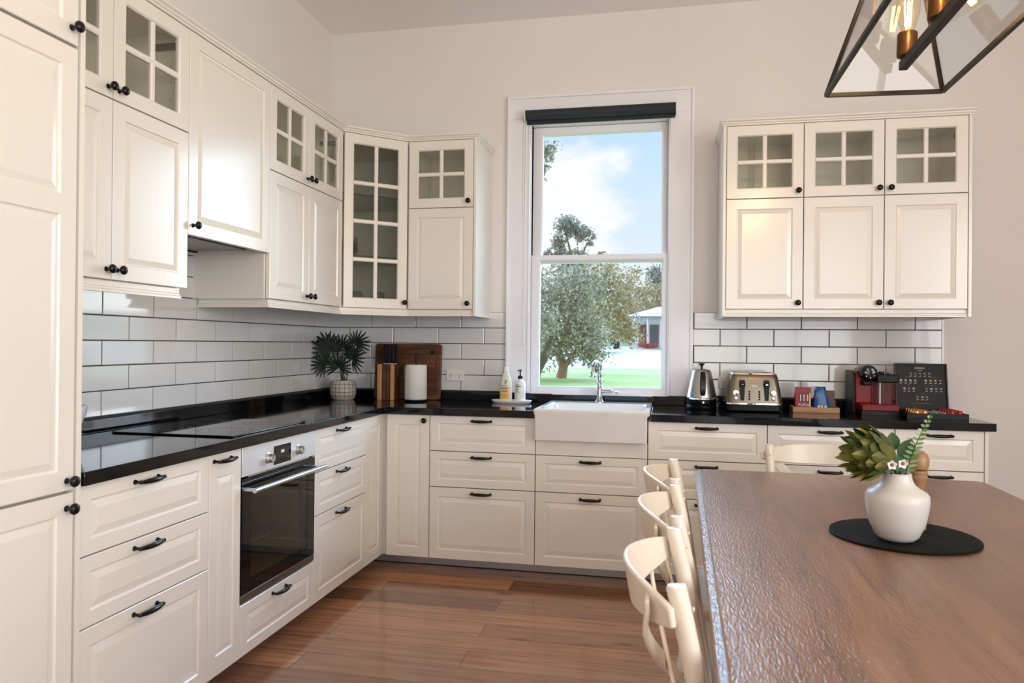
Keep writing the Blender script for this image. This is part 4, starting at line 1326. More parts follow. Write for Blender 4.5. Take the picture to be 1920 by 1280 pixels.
def make_chair():
    r = thing('dining_chair', 'x', 'chair', (0, 0, 0))
    st_ = MB().rings([rr(-.185, .185, -.19, .20, .442, .06, 6), rr(-.205, .205, -.20, .215, .447, .07, 6), rr(-.208, .208, -.202, .218, .458, .07, 6), rr(-.20, .20, -.196, .21, .468, .07, 6), rr(-.15, .15, -.14, .15, .462, .07, 6)])
    st_.build('seat', M['chair'], r, smooth=40)
    for s in (-1, 1):
        P = [(s * .182, -.255, 0), (s * .184, -.215, .2), (s * .188, -.190, .42), (s * .194, -.198, .52), (s * .202, -.228, .70), (s * .208, -.262, .862)]
        pts, rad = [], []
        V = [Vector(p) for p in P]
        for i in range(len(V) - 1):
            for k in range(4):
                t = k / 4
                p0, p1, p2, p3 = V[max(i - 1, 0)], V[i], V[i + 1], V[min(i + 2, len(V) - 1)]
                pts.append(.5 * ((2 * p1) + (p2 - p0) * t + (2 * p0 - 5 * p1 + 4 * p2 - p3) * t * t + (3 * p1 - p0 - 3 * p2 + p3) * t ** 3))
        pts.append(V[-1] - Vector((0, 0, .0025)))
        pts.append(V[-1])
        n = len(pts)
        rad = [.0145 + .0035 * min(1, i / (n * .5)) for i in range(n - 1)] + [.0155]
        lg_ = MB().tube(pts, rad, 16).build('rear_leg', M['chair'], r, smooth=50)
        MB().lathe([(.0045, 0), (.0045, .0022), (.003, .0032), (.001, .0034)], 12, (0, 0, 0), 'y').build('screw_cap', M['chair'], lg_, loc=(s * .2062, -.2515 + .0178, .822))
        MB().tube([(s * .165, .175, .441), (s * .175, .190, .2), (s * .182, .2, 0)], [.019, .0165, .013], 14).build('front_leg', M['chair'], r, smooth=50)
        MB().tube([(s * .1835, -.225, .155), (s * .177, .188, .175)], .009, 10).build('side_stretcher', M['chair'], r, smooth=50)
    MB().tube([(-.179, .1885, .24), (.179, .1885, .24)], .009, 10).build('front_stretcher', M['chair'], r, smooth=50)
    MB().tube([(-.1845, -.212, .24), (.1845, -.212, .24)], .009, 10).build('rear_stretcher', M['chair'], r, smooth=50)

    def bow(x): return -.078 * math.cos(abs(x) / .228 * R90)
    rp_ = []
    for i in range(29):
        x = -.240 + .480 * i / 28
        rp_.append((x, -.274 + bow(x), .815))
    # the rail leans with the posts
    MB().ribbon(rp_, (0, -.19, 1), lambda s: .034 + .054 * math.sin(PI * s) ** .7, .012).build('top_rail', M['chair'], r, bevel=.004, seg=3)
    for s, off in ((-1, 0), (1, .009)):
        pp = []
        for i in range(25):
            t = i / 24
            x = s * .186 * math.cos(PI * t)
            z = .832 - .380 * t
            q = min(1, max(0, (t - .15) / .85))
            q = q * q * (3 - 2 * q)
            d = (bow(x if t < .15 else .186 * math.cos(PI * .15)) - .0125) * (1 - q) - .006 * q - off * min(1, t * 4) * (1 - .2 * q)
            y = -.274 + (.815 - z) * .19 + d
            pp.append((x, y, z))
        MB().ribbon(pp, (1, 0, .25 * -s), lambda q: .042 - .006 * math.sin(PI * q), .0085).build('cross_slat', M['chair'], r, bevel=.003)
    return r


ch0 = make_chair()
spots = [(2.476, -3.065, -R90, 'cream cross back chair closest to the open end of the long side of the table'),
         (2.484, -2.525, -R90, 'middle cream cross back chair of the three along the table side'),
         (2.483, -2.005, -R90, 'cream cross back chair at the window end of the table side'),
         (2.835, -1.527, PI, 'cream cross back chair tucked in at the head of the table near the drawers')]
for i, (x, y, rz, lab) in enumerate(spots):
    o = ch0 if i == 0 else copy_tree(ch0)
    o.location, o.rotation_euler = (x, y, 0), (0, 0, rz)
    tag(o, lab, 'chair', 'cross back chairs round the table')

# ================================================================== TABLE CENTREPIECE
pm_ = tag(MB().lathe([(.183, 0), (.188, .002), (.188, .005), (.186, .0065), (.002, .0065)], 72).build('placemat', M['mat'], smooth=30), 'round black placemat under the vase on the table', 'placemat')
pm_.location = (2.835, -2.378, TZT + .0005)
ZP = TZT + .0075
vs_ = tag(MB().lathe([(.036, .0), (.043, .002), (.054, .012), (.069, .046), (.0755, .080), (.0785, .104), (.0775, .120), (.072, .128), (.056, .137), (.045, .146), (.038, .158), (.0345, .170), (.035, .1765), (.0325, .178), (.030, .175), (.030, .16), (.044, .14), (.003, .12)], 56).build('vase', M['vase'], smooth=45), 'squat matte white vase on the black placemat', 'vase')
vs_.location = (2.801, -2.442, ZP)
ml = thing('pepper_mill', 'turned wooden pepper mill standing behind the white vase', 'pepper mill', (2.893, -2.305, ZP))
ml.scale = (1, 1, .965)
MB().lathe([(.021, 0), (.022, .003), (.0215, .05), (.019, .085), (.017, .11), (.0185, .130), (.023, .145), (.025, .150), (.025, .156), (.022, .159), (.022, .162), (.0255, .165), (.0255, .171), (.020, .1735)], 32).build('body', M['mill'], ml, smooth=35)
MB().lathe([(.018, .1738), (.026, .178), (.0295, .190), (.0295, .205), (.025, .219), (.015, .228), (.004, .2315), (.001, .2318)], 32).build('head', M['mill'], ml, smooth=40)
MB().lathe([(.019, -.0), (.0222, .001), (.0222, .006)], 24, (0, 0, .05)).build('ring', M['socket'], ml, smooth=40)

VX, VY, VZ = 2.801, -2.442, ZP + .176


def leaf_vs(mb, base, d, up, ln, wd, curl=.15, fold=.12, n=5):
    """pointed leaf from base along d, cupped by curl"""
    d, up = Vector(d).normalized(), Vector(up)
    s = d.cross(up).normalized()
    u = s.cross(d)
    vs, fs = [], []
    for i in range(n + 1):
        t = i / n
        w = wd * math.sin(PI * min(1, .12 + t * .88)) ** .8 if i < n else .0004
        c = Vector(base) + d * (ln * t) + u * (curl * ln * t * t)
        vs += [c - s * w + u * fold * w, c, c + s * w + u * fold * w]
    for i in range(n):
        o_ = i * 3
        fs += [(o_, o_ + 1, o_ + 4, o_ + 3), (o_ + 1, o_ + 2, o_ + 5, o_ + 4)]
    mb.add(vs, fs)


pr_ = thing('protea_bud', 'big green artichoke like protea head leaning out of the white vase', 'flower', (VX, VY, VZ - .05))
ax = Vector((-.93, -.12, .18)).normalized()
c0 = Vector((-.020, -.004, .090))
MB().tube([(.014, 0, -.03), (.006, 0, .03), (-.008, -.002, .065), c0], .006, 8).build('flower_stem', M['stem'], pr_)
e1 = ax.cross(Vector((0, 0, 1))).normalized()
e2 = e1.cross(ax)
rg = random.Random(4)
core = MB()
rs = []
for i in range(9):
    t = i / 8
    rad = .012 + .044 * math.sin(PI * (.10 + .78 * t)) ** .8
    rs.append([c0 + ax * (t * .086) + (e1 * math.cos(2 * PI * j / 14) + e2 * math.sin(2 * PI * j / 14)) * rad for j in range(14)])
core.rings(rs).build('bud_core', M['protea'], pr_, smooth=60)
br_ = MB()
for ring in range(8):
    t = ring / 7
    n = (7, 8, 9, 9, 9, 8, 6, 4)[ring]
    rad = .010 + .046 * math.sin(PI * (.10 + .80 * t)) ** .8
    for k in range(n):
        a = 2 * PI * (k + .5 * (ring % 2)) / n + rg.uniform(-.12, .12)
        o_ = e1 * math.cos(a) + e2 * math.sin(a)
        b_ = c0 + ax * (t * .080 - .006) + o_ * rad
        open_ = .70 - .42 * t
        leaf_vs(br_, b_, ax * (1 - open_ * .5) + o_ * open_, o_ * -1, rg.uniform(.046, .060), rg.uniform(.0135, .0175), .14, .40)
br_.build('bract', M['protea'], pr_)['kind'] = 'stuff'

fn = thing('fern_sprig', 'upright pale fern frond in the white vase', 'fern', (VX, VY, VZ - .05))
fp = []
for i in range(20):
    t = i / 19
    fp.append(Vector((.010 + .024 * t + .048 * t * t, .005 - .01 * t, -.02 + .232 * t)))
MB().tube(fp, [.0022 - .0014 * i / 19 for i in range(20)], 6).build('frond_stem', M['stem'], fn)
fl_ = MB()
for i in range(6, 19):
    for s in (-1, 1):
        for hh_ in (.25,):
            t = (i + hh_) / 19
            p = fp[i].lerp(fp[min(i + 1, 19)], hh_)
            ln = .021 * (1 - (t - .45) ** 2 * 1.4) * (1.15 - .7 * t ** 3)
            leaf_vs(fl_, p, Vector((s * .95, -.25, .30)), Vector((0, -1, .2)), ln * 1.05, .0042, .05, .1, 4)
fl_.build('leaflet', M['fern'], fn)['kind'] = 'stuff'
wf = thing('wax_flower_sprig', 'small sprig with two white star flowers at the vase mouth', 'flower', (VX, VY, VZ - .05))
for i, (x, y, z) in enumerate(((-.036, -.082, .084), (-.010, -.080, .088))):
    MB().tube([(.002, -.008, -.02), (x * .3, -.02, .05), (x, y + .004, z)], .0013, 6).build('flower_stalk', M['stem'], wf)
    f_ = MB()
    for k in range(5):
        a = 2 * PI * k / 5 + .3 + i
        leaf_vs(f_, (x, y, z), (math.cos(a), -.35, math.sin(a)), (0, -1, 0), .0145, .0058, .1, .15, 4)
    fo = f_.build('petal', M['petal'], wf)
    MB().lathe([(.0045, 0), (.005, -.002), (.003, -.004), (.001, -.0045)], 12, (x, y - .0005, z), 'y').build('flower_eye', M['flower_eye'], wf)
gs = thing('leafy_sprig', 'short sprig of round green leaves in the white vase', 'plant', (VX, VY, VZ - .05))
rg = random.Random(9)
for (x, y, z, dx_, dz_, ln, wd) in ((.014, .012, .088, .35, .95, .062, .022), (-.006, .018, .11, -.15, 1, .052, .019), (-.030, .010, .108, -.55, .8, .055, .018), (.0, -.030, .06, -.2, .9, .045, .016), (.002, -.026, .058, .15, .95, .040, .013), (-.022, -.030, .058, -.45, .6, .040, .015), (-.04, -.012, .075, -.9, .1, .04, .014)):
    MB().tube([(.004, 0, -.02), (x * .6, y * .7, z * .6), (x, y, z)], .0015, 6).build('sprig_stem', M['stem'], gs)
    lf = MB()
    leaf_vs(lf, (x, y, z), (dx_, rg.uniform(-.3, .0), dz_), (0, -1, .2), ln, wd, .12, .15, 6)
    lf.build('round_leaf', M['gumleaf'], gs)

# ================================================================== LANTERN
LXc, LY0, LY1, LZ = 2.860, -2.062, -3.20, 2.083
lm = thing('lantern_pendant', 'long dark bronze lantern pendant with sloped glass sides over the table', 'pendant lamp', (LXc, (LY0 + LY1) / 2, LZ))
lm.rotation_euler = (0, .022, 0)

lw, ll, lh, ins = .170, (LY0 - LY1) / 2, .42, .128
bt = [(-lw, -ll, 0), (lw, -ll, 0), (lw, ll, 0), (-lw, ll, 0)]
tp_ = [(-lw + ins, -ll + ins, lh), (lw - ins, -ll + ins, lh), (lw - ins, ll - ins, lh), (-lw + ins, ll - ins, lh)]
fm = MB()
for i in range(4):
    j = (i + 1) % 4
    fm.bar(bt[i], bt[j], .013, .012)
    fm.bar(tp_[i], tp_[j], .012, .012)
    fm.bar(bt[i], tp_[i], .013, .013, (Vector(bt[i]).x, Vector(bt[i]).y, 0))
fm.build('frame', M['bronze'], lm)
for i in range(4):
    j = (i + 1) % 4
    q = [Vector(bt[i]), Vector(bt[j]), Vector(tp_[j]), Vector(tp_[i])]
    cq = sum(q, Vector()) / 4
    q = [p.lerp(cq, .012) for p in q]
    nn = (q[1] - q[0]).cross(q[3] - q[0]).normalized()
    MB().rings([[p - nn * .001 for p in q], [p + nn * .001 for p in q]]).build('glass_side', M['lamp_glass'], lm)
BX = .026
cb_ = MB().bar((BX, -ll + .05, .048), (BX, ll - .10, .048), .024, .026)
cb_.build('socket_bar', M['bronze'], lm, bevel=.001)
rd = MB()
for s in (-1, 1):
    rd.cyl((BX, s * .22, .0605), (BX, s * .22, lh - .006), .005, n=10)
    rd.cyl((0, s * .22, lh + .007), (0, s * .22, H - LZ - .02), .006, n=10)
rd.box(-.006, .006, -ll + ins, ll - ins, lh - .006, lh + .006)
rd.build('hanging_rod', M['bronze'], lm)
MB().box(-.06, .06, -.32, .32, H - LZ - .026, H - LZ - .004).build('ceiling_plate', M['bronze'], lm, bevel=.003)
M['bulb'] = glass_mat('bulb_glass', (1, .93, .80), 1.4)
M['filament'] = mat('glowing_filament', (1, .6, .2), .5, emit=(1, .55, .2), emit_s=45)
for i in range(4):
    y = ll - .135 - i * .265
    so = MB().lathe([(.018, .0615), (.027, .064), (.028, .070), (.028, .130), (.0265, .133), (.002, .1335)], 28, (BX, y, 0)).build('bulb_socket', M['socket'], lm, smooth=40)
    bu = MB().lathe([(.015, .134), (.0175, .142), (.025, .165), (.032, .195), (.033, .22), (.030, .242), (.022, .260), (.010, .271), (.002, .273)], 28, (BX, y, 0)).build('bulb', M['bulb'], so, smooth=60)
    fi = MB()
    for k in range(6):
        a = 2 * PI * k / 6
        a2 = a + .35
        fi.tube([(BX + math.cos(a) * .007, y + math.sin(a) * .007, .155), (BX + math.cos(a2) * .011, y + math.sin(a2) * .011, .23)], .0012, 6)
    fi.build('filament', M['filament'], bu)
    pl = bpy.data.lights.new('bulb_light', 'POINT')
    pl.energy, pl.color, pl.shadow_soft_size = 6, (1, .66, .36), .012
    po = bpy.data.objects.new('bulb_light', pl)
    COL.objects.link(po)
    po.location = (LXc + BX, (LY0 + LY1) / 2 + y, LZ + .285)

# ================================================================== OUTSIDE
M['grass'] = mat('lawn_grass', (.36, .38, .1), .9)
gnt = M['grass'].node_tree
g1 = gnt.nodes.new('ShaderNodeTexNoise'); g1.inputs['Scale'].default_value = .35; g1.inputs['Detail'].default_value = 8; g1.inputs['Roughness'].default_value = .7
tcg = gnt.nodes.new('ShaderNodeTexCoord')
grr = ramp(gnt, [(.34, (.30, .26, .17)), (.44, (.24, .33, .05)), (.65, (.34, .45, .09))])
gnt.links.new(tcg.outputs['Object'], g1.inputs['Vector']); gnt.links.new(g1.outputs['Fac'], grr.inputs[0]); gnt.links.new(grr.outputs[0], gnt.nodes['Principled BSDF'].inputs['Base Color'])
M['gravel'] = mat('pale_gravel', (.52, .49, .46), .9)
M['hill'] = mat('hill_scrub', (.20, .21, .10), 1)
gy = 50 + CAM.y
MB().add([(-60, .6, -.22), (60, .6, -.22), (60, gy - 3, -.22), (-60, gy, -.22)], [(0, 1, 2, 3)]).add([(-60, .6, -.6), (60, .6, -.6), (60, gy, -.6), (-60, gy, -.6)], [(0, 3, 2, 1)]).build('lawn', M['grass'])['kind'] = 'structure'
MB().add([(-60, gy, -.225), (60, gy - 3, -.225), (60, gy + 26, 1.12), (-60, gy + 26, 1.12)], [(0, 1, 2, 3)]).build('driveway', M['gravel'])['kind'] = 'structure'
MB().add([(-150, gy + 26, 1.1), (150, gy + 26, 1.1), (150, gy + 120, 9), (-150, gy + 120, 7)], [(0, 1, 2, 3)]).build('hillside', M['hill'])['kind'] = 'structure'

M['olive'] = leaf_mat('grey_olive_leaf', (.15, .14, .085), (.60, .55, .41), .2)
M['olive2'] = leaf_mat('golden_olive_leaf', (.20, .145, .065), (.56, .43, .23), .2)
M['gum'] = leaf_mat('grey_gum_leaf', (.13, .14, .10), (.38, .38, .29), .25)
M['wattle'] = leaf_mat('golden_wattle_leaf', (.26, .20, .085), (.58, .47, .27), .2)
M['hedge'] = leaf_mat('orange_hedge_leaf', (.45, .10, .04), (.75, .25, .13), .2)
M['bark'] = mat('grey_bark', (.12, .09, .07), .9)
M['bark2'] = mat('reddish_bark', (.42, .24, .15), .9)


def foliage(name, blobs, n, size, m, root, seed):
    """leaf clumps: blobs of (centre, radii), leaves denser towards the skin"""
    rg_ = random.Random(seed)
    tot = sum(r[0] * r[1] * r[2] for _, r in blobs) ** 1
    mb = MB()
    vs, fs = [], []
    for c, r in blobs:
        k = int(n * (r[0] * r[1] * r[2]) / tot)
        nsub = max(5, k // 60)
        subs = []
        for _ in range(nsub):
            u = Vector((rg_.gauss(0, 1), rg_.gauss(0, 1), rg_.gauss(0, 1))).normalized() * rg_.uniform(.45, 1.0)
            subs.append(Vector((c[0] + u.x * r[0], c[1] + u.y * r[1], c[2] + u.z * r[2])))
        sr = min(r) * .34
        for _ in range(k):
            s = rg_.choice(subs)
            p = s + Vector((rg_.gauss(0, sr), rg_.gauss(0, sr), rg_.gauss(0, sr * .8)))
            a = Vector((rg_.uniform(-1, 1), rg_.uniform(-1, 1), rg_.uniform(-1.2, .5))).normalized()
            b_ = a.cross(Vector((rg_.uniform(-1, 1), rg_.uniform(-1, 1), rg_.uniform(-1, 1)))).normalized()
            ln = size * rg_.uniform(.6, 1.3)
            wd = ln * .28
            i = len(vs)
            vs += [p, p + a * ln * .5 + b_ * wd, p + a * ln, p + a * ln * .5 - b_ * wd]
            fs.append((i, i + 1, i + 2, i + 3))
    mb.v, mb.f, mb.m = [tuple(v) for v in vs], fs, [0] * len(fs)
    return mb.build(name, m, root)


def tree(label, base, trunk, blobs, n, size, m, seed, bark='bark', name='tree'):
    """blobs and trunk in coordinates relative to the base"""
    t = thing(name, label, 'tree', base)
    tm = MB()
    for pts, r0, r1 in trunk:
        k = len(pts)
        tm.tube(pts, [r0 + (r1 - r0) * i / (k - 1) for i in range(k)], 9)
    tm.build('trunk', M[bark], t, smooth=60)
    foliage('foliage', blobs, n, size, M[m], t, seed)['kind'] = 'stuff'
    return t


def rel(base, *pts): return [tuple(Vector(p) - Vector(base)) for p in pts]


b0 = Vector((-2.40, 28.40, -0.16))
b0.z = -.22
tree('broad grey green olive tree on the lawn close to the window', b0,
     [([(0, 0, 0), (.1, 0, .5), (-.15, .1, 1.2), (-.2, .1, 2.2)], .26, .12), ([(.1, 0, .45), (.5, -.1, .95), (.9, -.1, 1.5)], .14, .06)],
     [(rel(b0, Vector((-2.83, 28.40, 2.00)))[0], (1.5, 1.3, 1.7)), (rel(b0, Vector((-1.58, 27.90, 2.58)))[0], (1.45, 1.2, 1.5)), (rel(b0, Vector((-2.68, 28.90, 3.71)))[0], (1.6, 1.2, 1.2)), (rel(b0, Vector((-1.17, 27.40, 1.64)))[0], (1.0, .9, 1.0)), (rel(b0, Vector((-4.67, 28.40, 2.60)))[0], (1.8, 1.3, 2.2)), (rel(b0, Vector((-1.59, 28.90, 3.95)))[0], (1.3, 1.1, 1.0)), (rel(b0, Vector((-2.86, 27.90, 1.12)))[0], (1.1, .8, .75)), (rel(b0, Vector((-1.62, 28.40, 0.94)))[0], (1.1, .8, .55)), (rel(b0, Vector((-0.80, 27.90, 1.42)))[0], (.8, .7, .7))],
     17000, .17, 'olive', 1, 'bark2', 'olive_tree')
b1 = Vector((-2.44, 23.40, -0.36))
b1.z = -.22
tree('dark leaning trunk with a sparse crown beside the olive tree', b1,
     [([(-.35, 0, 0), (-.2, 0, .5), (.15, 0, 1.1), (.35, 0, 1.8)], .24, .10), ([(-.3, 0, .35), (-.6, 0, 1.0), (-.8, 0, 1.8)], .13, .06)],
     [(rel(b1, Vector((-2.69, 23.40, 1.99)))[0], (.75, .7, 1.1))], 1800, .15, 'olive', 2, 'bark', 'olive_tree')
b2 = Vector((-1.48, 35.40, 0.65))
b2.z = -.22
tree('golden brown tree with drooping leaves in front of the white house', b2,
     [([(0, .3, 0), (-.3, .3, 1.2), (-.5, .3, 2.4)], .16, .08)],
     [(rel(b2, Vector((-0.88, 35.40, 3.60)))[0], (1.25, 1.0, 1.7)), (rel(b2, Vector((-1.36, 35.90, 4.93)))[0], (1.2, 1.0, 1.0)), (rel(b2, Vector((-0.05, 34.90, 2.44)))[0], (.85, .8, 1.0)), (rel(b2, Vector((0.53, 34.40, 1.69)))[0], (.45, .5, .7))],
     5000, .19, 'olive2', 3)
b3 = Vector((-6.50, 67.40, 1.58))
tree('tall distant gum tree rising above the meeting rail of the window', b3,
     [([(0, 0, 0), (.2, 0, 5), (-.6, 0, 9), (-1.0, 0, 10.6)], .2, .05), ([(.1, 0, 6), (.7, 0, 8.5), (1.1, 0, 9.6)], .12, .05)],
     [(rel(b3, Vector((-7.28, 67.40, 12.74)))[0], (1.2, 1.2, .9)), (rel(b3, Vector((-5.87, 67.40, 12.08)))[0], (1.0, 1.0, .7)), (rel(b3, Vector((-8.16, 67.40, 11.45)))[0], (.7, .8, .9)), (rel(b3, Vector((-5.04, 67.40, 11.39)))[0], (.5, .6, .4)), (rel(b3, Vector((-8.57, 67.40, 10.21)))[0], (1.6, 1.2, .55)), (rel(b3, Vector((-6.73, 67.40, 9.35)))[0], (1.6, 1.2, 1.0))],
     5000, .30, 'gum', 5)
b4 = Vector((-2.75, 15.2, -.22))
tree('gum tree whose hanging branch shows at the upper corner of the window', b4,
     [([(0, 0, 0), (.05, 0, 3), (.2, 0, 5.5), (.5, .1, 7.2)], .22, .08), ([(.15, 0, 5.0), (.8, .1, 6.6), (1.35, .1, 7.0)], .07, .02)],
     [(rel(b4, Vector((-1.11, 15.40, 6.44)))[0], (.30, .4, .55)), (rel(b4, Vector((-0.94, 15.40, 6.65)))[0], (.22, .3, .25)), (rel(b4, Vector((-1.63, 15.40, 6.76)))[0], (.7, .6, .9))],
     1500, .13, 'gum', 6)
for i, (base, crown, r, lab) in enumerate((
        ((-4.07, 85.40, 4.25), (-4.10, 85.40, 7.78), (2.8, 1.5, 3.3), 'pale wattle tree on the slope behind the golden brown tree'),
        ((-2.26, 94.40, 4.55), (-2.29, 94.40, 8.06), (3.0, 1.6, 3.2), 'rounded golden wattle tree above the white house roof'),
        ((0.12, 103.40, 4.86), (0.10, 103.40, 7.45), (3.0, 1.6, 2.8), 'lower golden wattle tree at the pane edge above the house'),
)):
    blobs = [(rel(base, crown)[0], r)]
    for s in (-1, 1):
        blobs.append((rel(base, (crown[0] + s * 1.0, crown[1] - 1, crown[2] - 1.9))[0], (r[0] * .8, r[1] * .8, r[2] * .7)))
    tree(lab, base, [([(0, 0, -3), (.1, 0, 0), (0, 0, 3)], .25, .1)], blobs, 3000, .42, 'wattle', 20 + i)
b5 = Vector((0.73, 113.40, 6.85))
tree('bluish grey gum tree behind the wattles at the pane edge', b5, [([(0, 0, -2), (0, 0, 3), (.4, 0, 7)], .25, .1)], [(rel(b5, Vector((0.20, 113.40, 11.84)))[0], (1.5, 1.5, 1.6)), (rel(b5, Vector((1.19, 113.40, 10.59)))[0], (1.4, 1.5, 1.8)), (rel(b5, Vector((0.68, 113.40, 13.25)))[0], (.7, .8, .7))], 1500, .45, 'gum', 31)
# far treeline beyond the slope, mostly behind the near trees
b6 = Vector((-13.33, 121.40, 5.42))
tree('far belt tree filling the gap behind the olive tree', b6, [([(0, 0, -2), (0, 0, 3)], .3, .15)], [(rel(b6, Vector((-14.75, 121.40, 10.88)))[0], (5, 2, 4)), (rel(b6, Vector((-10.21, 121.40, 10.85)))[0], (4, 2, 3.4))], 2600, .5, 'gum', 33)

# white house
hp0 = Vector((-1.06, 69.40, 1.00))
hs = thing('house', 'low white house with a pale roof, a maroon door and a dark screen door', 'house', (hp0.x, hp0.y, hp0.z - .1))
M['house'] = mat('white_render', (.80, .80, .80), .7)
M['roof'] = mat('pale_roof_sheet', (.20, .23, .27), .5)
M['maroon'] = mat('maroon_door', (.22, .055, .055), .5)
M['screen'] = mat('dark_screen', (.10, .10, .12), .6)
MB().box(-.1, 8.5, .8, 7, 0, 3.05).build('wall', M['house'], hs)
MB().rings([[(-.7, -.6, 3.0), (9.2, -.6, 3.0), (9.2, -.6, 3.2), (-.7, -.6, 3.2)], [(2.4, 3.5, 4.1), (6, 3.5, 4.1), (6, 3.5, 4.3), (2.4, 3.5, 4.3)], [(-.7, 7.6, 3.0), (9.2, 7.6, 3.0), (9.2, 7.6, 3.2), (-.7, 7.6, 3.2)]]).build('roof', M['roof'], hs)
MB().box(.55, 1.32, .76, .799, .22, 2.42).build('door', M['maroon'], hs)
MB().box(1.62, 2.52, .76, .799, .22, 2.42).build('screen_door', M['screen'], hs)
MB().cyl((1.45, -.4, 0), (1.45, -.4, 2.995), .07, n=10).build('porch_post', M['house'], hs)
MB().cyl((2.75, -.4, 0), (2.75, -.4, 2.995), .07, n=10).build('porch_post', M['house'], hs)
hg = thing('hedge', 'low orange clipped hedge in front of the white house', 'hedge', (hp0.x + 1.7, hp0.y - .9, hp0.z - .1))
foliage('foliage', [((-.55, 0, .32), (.55, .3, .25)), ((.4, 0, .32), (.6, .3, .25)), ((0, 0, .3), (1.0, .3, .22))], 1500, .14, M['hedge'], hg, 40)['kind'] = 'stuff'
MB().tube([(-.6, 0, 0), (-.55, 0, .3)], .03, 6).tube([(.5, 0, 0), (.45, 0, .3)], .03, 6).build('stem', M['bark'], hg)
# parked vehicle seen under the leaves
vp = Vector((-2.85, 61.40, 1.25))
vh = thing('car', 'dark car parked on the pale driveway under the hanging leaves', 'car', (vp.x, vp.y, vp.z - .35))
M['carpaint'] = mat('dark_car_paint', (.05, .055, .06), .2, coat=.6)
MB().rings([[(x, y, z) for y, z in ((-.8, .3), (.8, .3), (.8, .75), (-.8, .75))] for x in (-1.1, 1.1)]).build('car_body', M['carpaint'], vh, bevel=.08)
MB().rings([[(-.8, -.7, .755), (.75, -.7, .755), (.75, .7, .755), (-.8, .7, .755)], [(-.5, -.6, 1.2), (.45, -.6, 1.2), (.45, .6, 1.2), (-.5, .6, 1.2)]]).build('car_cabin', M['black_glass'], vh, bevel=.04)
for x in (-.7, .7):
    for y in (-.72, .72):
        MB().cyl((x, y - .1, .3), (x, y + .1, .3), .3, n=20).build('wheel', M['black'], vh)

# ================================================================== SKY, LIGHT, CAMERA
W = bpy.data.worlds.new('World')
SC.world = W
W.use_nodes = True
nt = W.node_tree
nt.nodes.clear()
L = nt.links.new
N = nt.nodes.new
out = N('ShaderNodeOutputWorld')
bg = N('ShaderNodeBackground')
tc = N('ShaderNodeTexCoord')
sep = N('ShaderNodeSeparateXYZ')
L(tc.outputs['Generated'], sep.inputs[0])
sky = ramp(nt, [(0, (.86, .90, .95)), (.12, (.74, .86, .98)), (.25, (.56, .77, .97)), (.6, (.30, .52, .85))])
L(sep.outputs['Z'], sky.inputs[0])
mp = N('ShaderNodeMapping'); mp.inputs['Scale'].default_value = (1, 1, 1.7); mp.inputs['Location'].default_value = (.13, .2, .05)
L(tc.outputs['Generated'], mp.inputs['Vector'])
nz = N('ShaderNodeTexNoise'); nz.inputs['Scale'].default_value = 9; nz.inputs['Detail'].default_value = 7; nz.inputs['Roughness'].default_value = .55
L(mp.outputs[0], nz.inputs['Vector'])
# big cumulus towards the cloud bank in the window
dist = N('ShaderNodeVectorMath'); dist.operation = 'DISTANCE'; dist.inputs[1].default_value = (-.150, .972, .165)
L(tc.outputs['Generated'], dist.inputs[0])
bl_ = N('ShaderNodeMapRange'); bl_.inputs['From Min'].default_value = .02; bl_.inputs['From Max'].default_value = .13; bl_.inputs['To Min'].default_value = .42; bl_.inputs['To Max'].default_value = -.02
L(dist.outputs['Value'], bl_.inputs['Value'])
lowc = N('ShaderNodeMapRange'); lowc.inputs['From Min'].default_value = .05; lowc.inputs['From Max'].default_value = .20; lowc.inputs['To Min'].default_value = .16; lowc.inputs['To Max'].default_value = -.03
L(sep.outputs['Z'], lowc.inputs['Value'])
a1 = N('ShaderNodeMath'); a1.operation = 'ADD'
L(nz.outputs['Fac'], a1.inputs[0]); L(bl_.outputs[0], a1.inputs[1])
a2 = N('ShaderNodeMath'); a2.operation = 'ADD'
L(a1.outputs[0], a2.inputs[0]); L(lowc.outputs[0], a2.inputs[1])
cr = N('ShaderNodeMapRange'); cr.interpolation_type = 'SMOOTHSTEP'; cr.inputs['From Min'].default_value = .50; cr.inputs['From Max'].default_value = .74
L(a2.outputs[0], cr.inputs['Value'])
mx = N('ShaderNodeMix'); mx.data_type = 'RGBA'
mx.inputs['B'].default_value = (.97, .975, .985, 1)
L(cr.outputs[0], mx.inputs['Factor']); L(sky.outputs[0], mx.inputs['A'])
# bright sky patches added outside the camera's view, to light the room and table
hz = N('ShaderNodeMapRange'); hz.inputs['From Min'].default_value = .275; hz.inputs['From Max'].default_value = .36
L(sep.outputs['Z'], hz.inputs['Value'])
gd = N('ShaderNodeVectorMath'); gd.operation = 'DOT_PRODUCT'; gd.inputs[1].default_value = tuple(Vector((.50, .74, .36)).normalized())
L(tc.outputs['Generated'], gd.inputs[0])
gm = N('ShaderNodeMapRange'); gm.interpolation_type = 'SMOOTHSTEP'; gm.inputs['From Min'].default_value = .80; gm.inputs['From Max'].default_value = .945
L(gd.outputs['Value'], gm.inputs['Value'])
pm2 = N('ShaderNodeMath'); pm2.operation = 'MULTIPLY'
